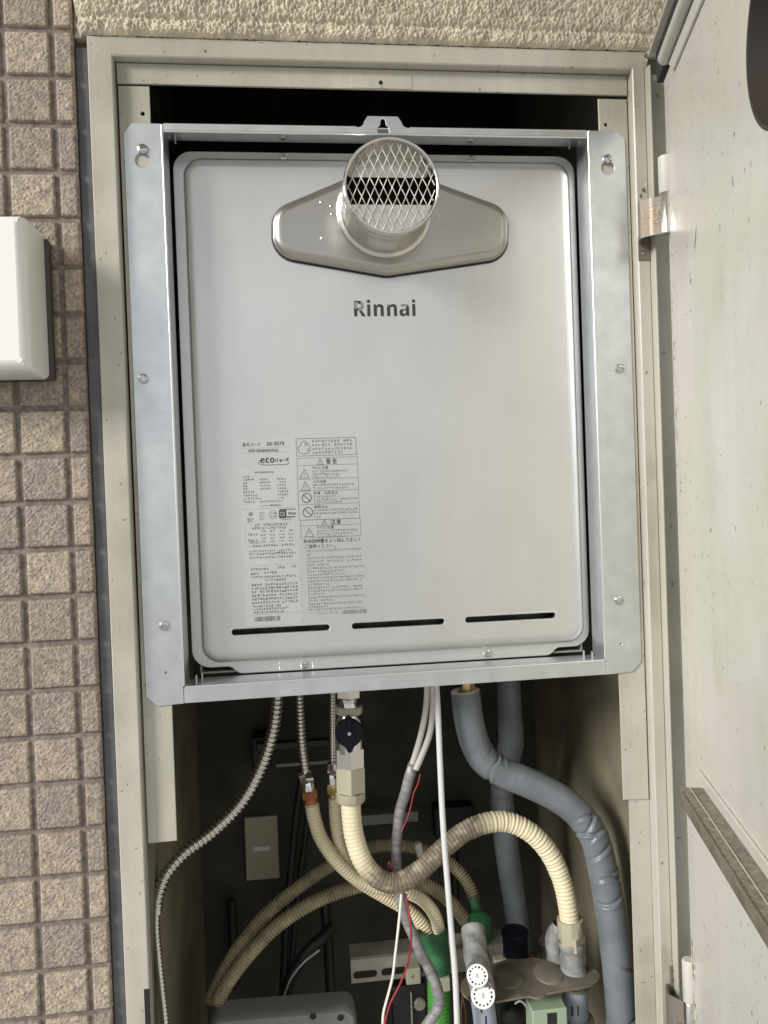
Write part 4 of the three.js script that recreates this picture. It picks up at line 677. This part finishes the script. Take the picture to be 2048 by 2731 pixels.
{ // taped valve with the two dotted white discs
  const a = [0.0948,-0.6469,-0.1250], b = [0.0885,-0.6845,-0.0500], t = hoseThing('dotted_valve', 'grey film-wrapped valve handle with two white discs ringed by dark dots', 'valve', a);
  part('wrapped_body', hose([a, [0.0920,-0.6618,-0.1050], [0.0891,-0.6749,-0.0700], b], (s, q) => 0.0152 + 0.0006 * Math.sin(q * 3 + s * 220), 0.002, 26), M.film, t);
  const disc = (p, n, r, hole) => {
    const c = document.createElement('canvas'); c.width = c.height = 128; const k = c.getContext('2d'); k.fillStyle = '#f2f2f2'; k.fillRect(0, 0, 128, 128); k.fillStyle = '#1b1b2e';
    for (let i = 0; i < 14; i++) { const an = i / 14 * 2 * Math.PI; k.beginPath(); k.arc(64 + 47 * Math.cos(an), 64 + 47 * Math.sin(an), 4.5 + (i % 3), 0, 7); k.fill(); }
    k.globalAlpha = 0.45; k.fillRect(50, 58, 28, 5); k.fillRect(53, 67, 22, 4);
    const map = new THREE.CanvasTexture(c); map.colorSpace = THREE.SRGBColorSpace;
    const g = new THREE.CylinderGeometry(r, r, 0.002, 40).applyQuaternion(new THREE.Quaternion().setFromUnitVectors(V(0, 1, 0), V(...n).normalize())).translate(...p);
    part('dotted_disc', g, std({ map, roughness: 0.35 }), t);
  };
  disc([0.0829,-0.6630,-0.0535], [-0.1, 0.75, 0.66], 0.0125); disc([0.0871,-0.6817,-0.0460], [0.02, 0.3, 0.95], 0.0142);
}
{
  const t = hoseThing('lower_pipe', 'blue-grey pipe with ink marks below the dotted valve', 'pipe', [0.0938,-0.7236,-0.0750]);
  part('pipe', hose([[0.0939,-0.7074,-0.0850],[0.0965,-0.7305,-0.0850],[0.0988,-0.7651,-0.0850]], plain(0.0142), 0.004, 26), M.pvc, t);
}
{
  const t = hoseThing('capped_stub', 'black cylindrical cap on a grey stub between the two grey pipes', 'cap', [0.1577,-0.7063,-0.1600]);
  part('cap', turned([0.1582,-0.6754,-0.1600], [0.1583,-0.7076,-0.1600], [[0, 0.08], [0.0135, 0.08], [0.0172, 0], [0.0182, 0.04], [0.0178, 0.2], [0.0165, 0.25], [0.0165, 1], [0, 1]]), M.blackGloss, t);
  part('stub', turned([0.1584,-0.7052,-0.1600], [0.1588,-0.7312,-0.1600], [[0.0152, 0], [0.0152, 1]]), M.greyMetal, t);
}
{
  const a = [0.1483,-0.7140,-0.0550], b = [0.1916,-0.7154,-0.0550], t = hoseThing('terminal_box', 'small pale green terminal box at the bottom edge between the pipes', 'box', a);
  part('case', box(a[0], b[0], a[1] - 0.06, a[1], -0.085, -0.0555, 0.002), M.terminal, t);
  part('marking', [box(a[0] + 0.018, a[0] + 0.030, a[1] - 0.018, a[1] - 0.004, -0.0557, -0.0551, 0.0002)], M.black, t);
}
{ // ink dashes and a collar on the two grey pipes
  const dash = (parent, u) => part('ink_mark', [box(u[0] - 0.0009, u[0] + 0.0009, u[1] - 0.006, u[1] + 0.006, u[2] - 0.002, u[2], 0.0003)], M.black, parent);
  const riser = scene.children.find((o) => o.name === 'taped_riser'), low = scene.children.find((o) => o.name === 'lower_pipe');
  for (const p of [[0.2076,-0.7395,-0.0838], [0.2148,-0.7393,-0.0840]]) dash(riser, p);
  for (const p of [[0.0902,-0.7135,-0.0706], [0.0952,-0.7296,-0.0702]]) dash(low, p);
  part('collar', turned([0.2171,-0.7572,-0.1000], [0.2171,-0.7948,-0.1000], [[0.0160, 0], [0.0215, 0.02], [0.0225, 0.1], [0.0225, 1]]), M.greyMetal, riser);
}
{
  const a = [0.1365,-0.7238,-0.1700], t = hoseThing('beige_fitting', 'small beige plastic fitting beside the black cap', 'fitting', a);
  part('block', [box(a[0] - 0.006, a[0] + 0.009, a[1] - 0.016, a[1] + 0.008, -0.178, -0.164, 0.002)], M.beigePlastic, t);
  part('tab', [box(a[0] + 0.011, a[0] + 0.015, a[1] - 0.020, a[1] + 0.014, -0.176, -0.166, 0.001)], M.beigePlastic, t);
}
{
  const a = [0.2021,-0.7439,-0.2000], t = hoseThing('brown_fitting', 'rusty brown fitting deep behind the pipe bracket', 'fitting', a);
  part('elbow', hose([[0.1788,-0.7512,-0.2000],[0.1987,-0.7468,-0.2000],[0.2123,-0.7365,-0.2000],[0.2162,-0.7241,-0.2025],[0.2080,-0.7169,-0.2050]], plain(0.008), 0.003, 18), M.rail, t);
  part('flange', turned([0.1906,-0.7455,-0.1950], [0.1959,-0.7441,-0.1950], [[0, 0], [0.0125, 0], [0.0125, 1], [0, 1]], 6), M.copper, t);
}
{
  const t = hoseThing('wire_bundle', 'thin brown wires hanging between the white cable and the dotted valve', 'wires', [0.0794,-0.7048,-0.1300]);
  for (const q of [[[0.0763,-0.7166,-0.1400],[0.0768,-0.7347,-0.1400],[0.0730,-0.7584,-0.1400],[0.0735,-0.7947,-0.1400]], [[0.0791,-0.7108,-0.1350],[0.0800,-0.7349,-0.1350],[0.0773,-0.7616,-0.1350],[0.0774,-0.7916,-0.1350]], [[0.0845,-0.7235,-0.1400],[0.0815,-0.7412,-0.1400],[0.0843,-0.7657,-0.1400],[0.0814,-0.7956,-0.1400]]]) part('wire', hose(q, plain(0.0010), 0.004, 8), M.wireBrown, t);
}
{
  const a = [0.1367,-0.7569,-0.1200], t = hoseThing('dark_valve', 'dark rounded valve under the front of the pipe bracket', 'valve', a);
  part('body', turned([0.1234,-0.7567,-0.1200], [0.1536,-0.7564,-0.1200], [[0, 0], [0.009, 0.02], [0.013, 0.25], [0.0145, 0.5], [0.013, 0.8], [0.009, 1], [0, 1]]), M.dark, t);
  part('lead', hose([[0.1391,-0.7323,-0.1000],[0.1454,-0.7273,-0.0967],[0.1513,-0.7316,-0.0933],[0.1531,-0.7377,-0.0900]], plain(0.0013), 0.003, 8), M.cableWhite, t);
}
{
  const a = [-0.0038,-0.7654,-0.2100], b = [0.0424,-0.8398,-0.2100], t = hoseThing('control_unit', 'black control board with a pale round knob below the slotted strap', 'control unit', [a[0], b[1], -0.22]);
  part('board', box(a[0], b[0], b[1], a[1], -0.225, -0.21, 0.002), M.black, t);
  part('knob', lathe([[0.0085, 0], [0.0085, 0.004], [0.007, 0.006], [0, 0.0065]], [0.0338,-0.7912,-0.2100], [0, 0, 1], 24), M.greyMetal, t);
  part('post', box(0.0208, 0.0233, b[1], a[1] - 0.006, -0.209, -0.203, 0.001), M.greyMetal, t);
}
{ // green sleeves
  const t = hoseThing('green_sleeve', 'green taped sleeve over a ribbed green conduit taking two cream hoses', 'sleeve', [0.0479,-0.7137,-0.1500]);
  part('taped_collar', hose([[0.0469,-0.6542,-0.1500],[0.0490,-0.6805,-0.1500],[0.0512,-0.7050,-0.1500],[0.0519,-0.7202,-0.1500]], (s, a, L) => 0.0195 - 0.004 * s / L + 0.0009 * Math.sin(a * 2 + s * 90), 0.002, 26), M.green, t);
  part('clip', [box(0.0412, 0.0646, -0.7301, -0.7122, -0.165, -0.1325, 0.002)], M.beigePlastic, t);
  part('ribbed_conduit', hose([[0.0526,-0.7021,-0.1500],[0.0517,-0.7445,-0.1500],[0.0505,-0.8112,-0.1500]], ribs(0.0150, 0.002, 0.0052), 0.0009, 22), M.greenRib, t);
}
{
  const t = hoseThing('green_sleeve', 'darker green sleeve behind the dotted valve, split at its top', 'sleeve', [0.1144,-0.6869,-0.2000]);
  part('sleeve', hose([[0.1203,-0.6695,-0.2400],[0.1228,-0.6864,-0.2275],[0.1216,-0.6958,-0.2150],[0.1139,-0.7381,-0.2000]], (s, a, L) => 0.0075 + 0.0115 * THREE.MathUtils.smoothstep(s / L, 0.12, 0.4) + 0.0006 * Math.sin(a * 2 + s * 90), 0.002, 22), M.green, t);
}
{ // two old tan hoses in the back
  const t = hoseThing('old_hose', 'old tan ribbed hose looping behind the supply hose, the upper one', 'hose', [-0.2425,-0.7451,-0.2000]);
  part('sheath', hose([[-0.2459,-0.7540,-0.2000],[-0.2314,-0.7246,-0.2050],[-0.2048,-0.6866,-0.2100],[-0.1704,-0.6559,-0.2225],[-0.1288,-0.6310,-0.2350],[-0.0827,-0.6124,-0.2525],[-0.0417,-0.6014,-0.2700],[-0.0008,-0.5990,-0.2750],[0.0404,-0.6068,-0.2800],[0.0735,-0.6190,-0.2750],[0.1027,-0.6397,-0.2700],[0.1184,-0.6606,-0.2600],[0.1249,-0.6818,-0.2500]], ribs(0.0093, 0.0022, 0.0042), 0.0005, 18), M.creamDark, t);
  part('cable_tie', turned([0.0477,-0.5978,-0.2720], [0.0511,-0.6184,-0.2720], [[0, 0], [0.005, 0], [0.006, 0.3], [0.005, 1], [0, 1]], 10), M.white, t);
}
{
  const t = hoseThing('old_hose', 'old tan ribbed hose running under the supply hose, the lower one', 'hose', [-0.2287,-0.7370,-0.1850]);
  part('sheath', hose([[-0.2361,-0.7453,-0.1850],[-0.2181,-0.7183,-0.1875],[-0.1863,-0.6832,-0.1900],[-0.1511,-0.6568,-0.1975],[-0.1041,-0.6359,-0.2050],[-0.0532,-0.6254,-0.2125],[-0.0013,-0.6242,-0.2200],[0.0376,-0.6302,-0.2225],[0.0701,-0.6494,-0.2250],[0.0918,-0.6723,-0.2225],[0.1044,-0.6904,-0.2200]], ribs(0.0095, 0.0022, 0.0042), 0.0005, 18), M.creamDark, t);
}
{ // insulated grey pipes
  const pts = [[0.0900,-0.3378,-0.1000],[0.0929,-0.3707,-0.1000],[0.1000,-0.4028,-0.1000],[0.1103,-0.4237,-0.1000],[0.1332,-0.4416,-0.1000],[0.1637,-0.4548,-0.0950],[0.1970,-0.4728,-0.0900],[0.2231,-0.4938,-0.0825],[0.2388,-0.5206,-0.0750],[0.2447,-0.5530,-0.0675],[0.2476,-0.5836,-0.0600],[0.2501,-0.6248,-0.0525],[0.2517,-0.6708,-0.0450],[0.2532,-0.7139,-0.0425],[0.2524,-0.7731,-0.0400]];
  const t = hoseThing('insulated_pipe', 'grey foam-insulated pipe in front, bending down along the right side', 'pipe', pts[0]);
  const nz = new ImprovedNoise();
  const crease = (s, a, L) => { let d = 0; for (const [u, ph] of [[0.150, 1.2], [0.178, 1.6], [0.20, 4.6], [0.215, 1.1], [0.45, 2.1], [0.462, 3.0], [0.482, 3.8], [0.50, 2.6], [0.53, 2.9], [0.565, 1.5], [0.60, 2.4], [0.63, 3.2], [0.78, 2], [0.9, 3]]) { const x = (s - u * L - 0.007 * Math.sin(1.3 * a + ph * 3)) / 0.0019, w = Math.max(0, Math.cos(a - ph)); d += w * (0.0024 * Math.exp(-x * x) - 0.0009 * Math.exp(-(x - 2.2) * (x - 2.2))); } return d; };
  part('foam', hose(pts, (s, a, L) => 0.0182 - crease(s, a, L) + 0.0003 * nz.noise(s * 45, Math.cos(a) * 1.4, Math.sin(a) * 1.4), 0.0010, 44), M.foam, t);
  const e = curveOf(pts).getTangentAt(0).negate();
  part('cut_end', lathe([[0.0180, 0.0003], [0.0170, 0.0012], [0.0102, 0.0014], [0.0096, -0.006]], pts[0], e.toArray(), 36), M.foamIn, t);
  part('fitting', [hexNut([0.0928,-0.3409,-0.1000], [0.0947,-0.3204,-0.1000], 0.0088)], M.brass, t);
}
{
  const t = hoseThing('insulated_pipe', 'grey foam-insulated pipe behind, dropping straight down the back', 'pipe', [0.1729,-0.3525,-0.2000]);
  part('foam', hose([[0.1723,-0.3333,-0.2000],[0.1720,-0.3972,-0.2000],[0.1727,-0.4356,-0.2000],[0.1697,-0.4684,-0.2125],[0.1647,-0.5017,-0.2250],[0.1661,-0.5563,-0.2300],[0.1732,-0.6253,-0.2350],[0.1799,-0.6858,-0.2350],[0.1839,-0.7461,-0.2350]], (s, a, L) => 0.0168 - 0.0016 * Math.exp(-Math.pow((s - 0.42 * L) / 0.004, 2)) - 0.0014 * Math.exp(-Math.pow((s - 0.46 * L) / 0.003, 2)) + 0.0006 * Math.sin(a * 2 + s * 40), 0.002, 30), M.foam, t);
}
{ // grey cables
  const t = hoseThing('grey_cable', 'pair of grey cables joining into one thick taped sheath', 'cable', [0.0469,-0.3277,-0.1000]);
  part('cable', hose([[0.0432,-0.3189,-0.1000],[0.0412,-0.3506,-0.1017],[0.0352,-0.3821,-0.1033],[0.0257,-0.4135,-0.1050],[0.0174,-0.4347,-0.1050]], plain(0.0038), 0.003, 14), M.cable, t);
  part('cable', hose([[0.0507,-0.3194,-0.1000],[0.0488,-0.3564,-0.1000],[0.0437,-0.3875,-0.1000],[0.0323,-0.4152,-0.1000],[0.0249,-0.4301,-0.1000]], plain(0.0038), 0.003, 14), M.cable, t);
  part('sheath', hose([[0.0231,-0.4240,-0.1060],[0.0164,-0.4490,-0.1100],[0.0067,-0.4819,-0.1150],[0.0006,-0.5213,-0.1200],[-0.0012,-0.5561,-0.1200],[0.0001,-0.5853,-0.1200],[0.0086,-0.6214,-0.1150],[0.0213,-0.6547,-0.1100],[0.0331,-0.6804,-0.1025],[0.0415,-0.6996,-0.0950],[0.0422,-0.7187,-0.0933],[0.0309,-0.7363,-0.0917],[0.0128,-0.7560,-0.0900]], (s, a) => 0.0066 + 0.0004 * Math.sin(s * 140 + a), 0.003, 18), M.tape, t);
}
part('white_cable', hose([[0.0490,-0.3126,-0.0700],[0.0494,-0.3534,-0.0675],[0.0494,-0.4188,-0.0650],[0.0499,-0.4840,-0.0625],[0.0521,-0.5491,-0.0600],[0.0545,-0.6086,-0.0575],[0.0566,-0.6623,-0.0550],[0.0570,-0.7448,-0.0550]], plain(0.0035), 0.006, 14), M.cableWhite).userData = { label: 'single pale grey cable hanging straight down in front of the hoses', category: 'cable' };
part('thin_wire', hose([[0.0008,-0.5651,-0.0850],[-0.0015,-0.5792,-0.0800],[-0.0052,-0.6013,-0.0750],[-0.0110,-0.6397,-0.0750],[-0.0153,-0.6671,-0.0750],[-0.0242,-0.6968,-0.0750],[-0.0280,-0.7103,-0.0750],[-0.0301,-0.7379,-0.0750]], plain(0.0016), 0.004, 8), M.white).userData = { group: GROUPS.thin_wire, label: 'thin white wire hanging below the bend of the supply hose', category: 'wire' };
part('thin_wire', hose([[0.0068,-0.5817,-0.1000],[0.0098,-0.6051,-0.0950],[0.0104,-0.6336,-0.0900],[0.0047,-0.6642,-0.0900],[-0.0064,-0.6886,-0.0900],[-0.0184,-0.7100,-0.0900],[-0.0261,-0.7346,-0.0900],[-0.0300,-0.7483,-0.0900]], plain(0.0013), 0.004, 8), M.red).userData = { group: GROUPS.thin_wire, label: 'thin red wire hanging beside the white wire', category: 'wire' };
part('thin_wire', hose([[0.0304,-0.4362,-0.1000],[0.0265,-0.4490,-0.1000],[0.0209,-0.4600,-0.1000],[0.0176,-0.4740,-0.1000],[0.0118,-0.4907,-0.1000],[0.0050,-0.5044,-0.1000]], plain(0.0008), 0.004, 8), M.red).userData = { group: GROUPS.thin_wire, label: 'short fine red wire beside the taped cable joint', category: 'wire' };
part('thin_wire', hose([[-0.0124,-0.5687,-0.0980],[-0.0140,-0.5503,-0.0980],[-0.0119,-0.5391,-0.0980],[-0.0090,-0.5536,-0.0980],[-0.0102,-0.5706,-0.0980]], plain(0.0010), 0.003, 8), M.red).userData = { group: GROUPS.thin_wire, label: 'small loop of red wire left of the taped cable', category: 'wire' };

/* ---------- things at the back of the shaft ---------- */
{
  const a = [-0.2148,-0.6138,-0.4500], b = [-0.1604,-0.7185,-0.4500], t = hoseThing('wall_plate', 'cream switch plate on the dark back wall', 'switch plate', [a[0], b[1], -0.46]);
  part('plate', box(a[0], b[0], b[1], a[1], -0.4595, -0.451, 0.002), M.beigePlastic, t);
  part('socket', box((a[0] + b[0]) / 2 - 0.014, (a[0] + b[0]) / 2 + 0.014, (a[1] + b[1]) / 2 - 0.004, (a[1] + b[1]) / 2 + 0.004, -0.4515, -0.4495, 0.001), M.white, t);
}
{
  const a = [-0.1872,-0.4761,-0.4000], b = [-0.0625,-0.5162,-0.4000], t = hoseThing('wall_bracket', 'dark metal double bracket on the back wall behind the steel hoses', 'bracket', [a[0], b[1], -0.46]);
  part('bar', box(a[0], b[0], a[1] - 0.012, a[1], -0.41, -0.395, 0.002), M.dark, t); part('bar', box(a[0] + 0.03, b[0], b[1], b[1] + 0.006, -0.41, -0.397, 0.002), M.boxGrey, t);
  part('foot', box(a[0] - 0.008, a[0] + 0.022, b[1] - 0.004, a[1] + 0.006, -0.4595, -0.4105, 0.003), M.black, t);
}
for (const [label, pts, r] of [
  ['thick black cable down the back wall, left of the tan hoses', [[-0.1145,-0.5281,-0.4200],[-0.1283,-0.5985,-0.4100],[-0.1402,-0.6827,-0.4000],[-0.1501,-0.7600,-0.3800],[-0.1568,-0.8349,-0.3600],[-0.1618,-0.8920,-0.3600]], 0.0062],
  ['second black cable beside the first one on the back wall', [[-0.1030,-0.5592,-0.4200],[-0.1146,-0.6296,-0.4100],[-0.1261,-0.6988,-0.4000],[-0.1374,-0.7686,-0.3800],[-0.1449,-0.8217,-0.3600],[-0.1527,-0.8786,-0.3600]], 0.005],
  ['black cable curving down beside the slotted strap', [[-0.0782,-0.7231,-0.3000],[-0.0924,-0.7313,-0.2900],[-0.1145,-0.7424,-0.2800],[-0.1339,-0.7644,-0.2750],[-0.1479,-0.7866,-0.2700],[-0.1554,-0.8124,-0.2700]], 0.0085],
  ['black cable hanging behind the lower tan hose', [[-0.0893,-0.6992,-0.3500],[-0.0880,-0.7299,-0.3400],[-0.0866,-0.7600,-0.3300],[-0.0856,-0.8095,-0.3300],[-0.0848,-0.8450,-0.3300]], 0.0075]]) part('black_cable', hose(pts, plain(r), 0.006, 14), M.blackCable).userData = { group: GROUPS.black_cable, label, category: 'cable' };
part('thin_wire', hose([[-0.1510,-0.7804,-0.2400],[-0.1412,-0.7587,-0.2400],[-0.1232,-0.7379,-0.2400],[-0.1001,-0.7220,-0.2400]], plain(0.0016), 0.004, 8), M.cable).userData = { group: GROUPS.thin_wire, label: 'thin grey wire arching over the grey control box', category: 'wire' };
{
  const a = [-0.2468,-0.7493,-0.4400], b = [-0.2325,-0.8843,-0.4400]; part('black_stub', [metres(new THREE.CapsuleGeometry((b[0] - a[0]) / 2, a[1] - b[1], 6, 16).translate((a[0] + b[0]) / 2, (a[1] + b[1]) / 2, -0.445))], M.black).userData = { label: 'upright black stub on the back wall left of the tan hoses', category: 'stub' };
}
{
  const a = [0.0998,-0.6149,-0.4400], b = [0.1662,-0.6658,-0.4400], t = hoseThing('black_box', 'black box on the back wall behind the supply hose', 'box', [a[0], b[1], -0.46]);
  part('case', box(a[0], b[0], b[1], a[1], -0.4595, -0.43, 0.003), M.black, t); part('cable_stub', [metres(new THREE.CylinderGeometry(0.006, 0.006, 0.12, 16).translate((a[0] + b[0]) / 2, b[1] - 0.06, -0.445))], M.black, t);
}
{
  const a = [-0.0212,-0.6170,-0.4500], b = [0.0724,-0.6339,-0.4500], t = hoseThing('narrow_shelf', 'thin metal ledge on the back wall behind the supply hose', 'ledge', [a[0], b[1], -0.46]);
  part('ledge', box(a[0], b[0], b[1], a[1], -0.4595, -0.43, 0.001), M.boxGrey, t);
}
{ // grey control box at the bottom left
  const a = [-0.2426,-0.7402,-0.1500], b = [-0.0569,-0.7437,-0.1500], z = -0.15, t = hoseThing('control_box', 'grey rounded control box at the bottom left of the shaft', 'box', [a[0], a[1] - 0.1, z]);
  const lp = fillet([[a[0], -0.9], [b[0], -0.9], [b[0], b[1] - 0.008], [a[0], a[1] - 0.006]], [0.012, 0.012, 0.016, 0.016]);
  part('case', [sweep(lp, [[0, z - 0.04], [0.001, z - 0.01], [-0.002, z - 0.001], [-0.005, z], [-0.0065, z - 0.0015], [-0.009, z - 0.0015], [-0.011, z]]), face(lp, -0.011, z), face(lp, 0, z - 0.04)], M.boxGrey, t);
  for (const p of [[-0.1119,-0.7538,-0.1490], [-0.0766,-0.7595,-0.1490]]) part('screw_recess', lathe([[0.0042, 0.0006], [0.0034, 0.0008], [0.003, 0.0002], [0, 0.0002]], [p[0], p[1], z], [0, 0, 1], 20), M.black, t);
}
{ // slotted steel strap
  const A = [-0.0597,-0.7108,-0.1900], B = [0.0410,-0.7140,-0.1900], t = hoseThing('slotted_strap', 'grey slotted steel strap across the lower middle of the shaft', 'strap', [A[0], A[1] - 0.03, -0.19]);
  const h = 0.03195, s = poly([[A[0], A[1] - h], [B[0] + 0.12, B[1] - h + 0.004], [B[0] + 0.12, B[1] + 0.004], [A[0], A[1]]]);
  s.holes = [[-0.0567, -0.0244, -0.7321], [-0.0187, 0.0176, -0.7318], [0.0240, 0.0607, -0.7311]].map(([a, b, y]) => rrect(a, b, y - 0.005, y + 0.005, 0.0049, new THREE.Path()));
  part('web', sheet(s, -0.192, -0.19, 0.0003), M.greyMetal, t);
  part('flange', [slab(A[0], B[0] + 0.12, A[1] - 0.0005, A[1] + 0.0015, -0.225, -0.1922)], M.greyMetal, t);
  const c = [0.0211,-0.7335,-0.1880]; part('clamp', box(c[0] - 0.008, c[0] + 0.012, c[1] - 0.012, c[1] + 0.01, -0.1898, -0.178, 0.002), M.beigePlastic, t);
  screw(t, [c[0] - 0.001, c[1], -0.1778], 0.55);
}

renderer.render(scene, camera);
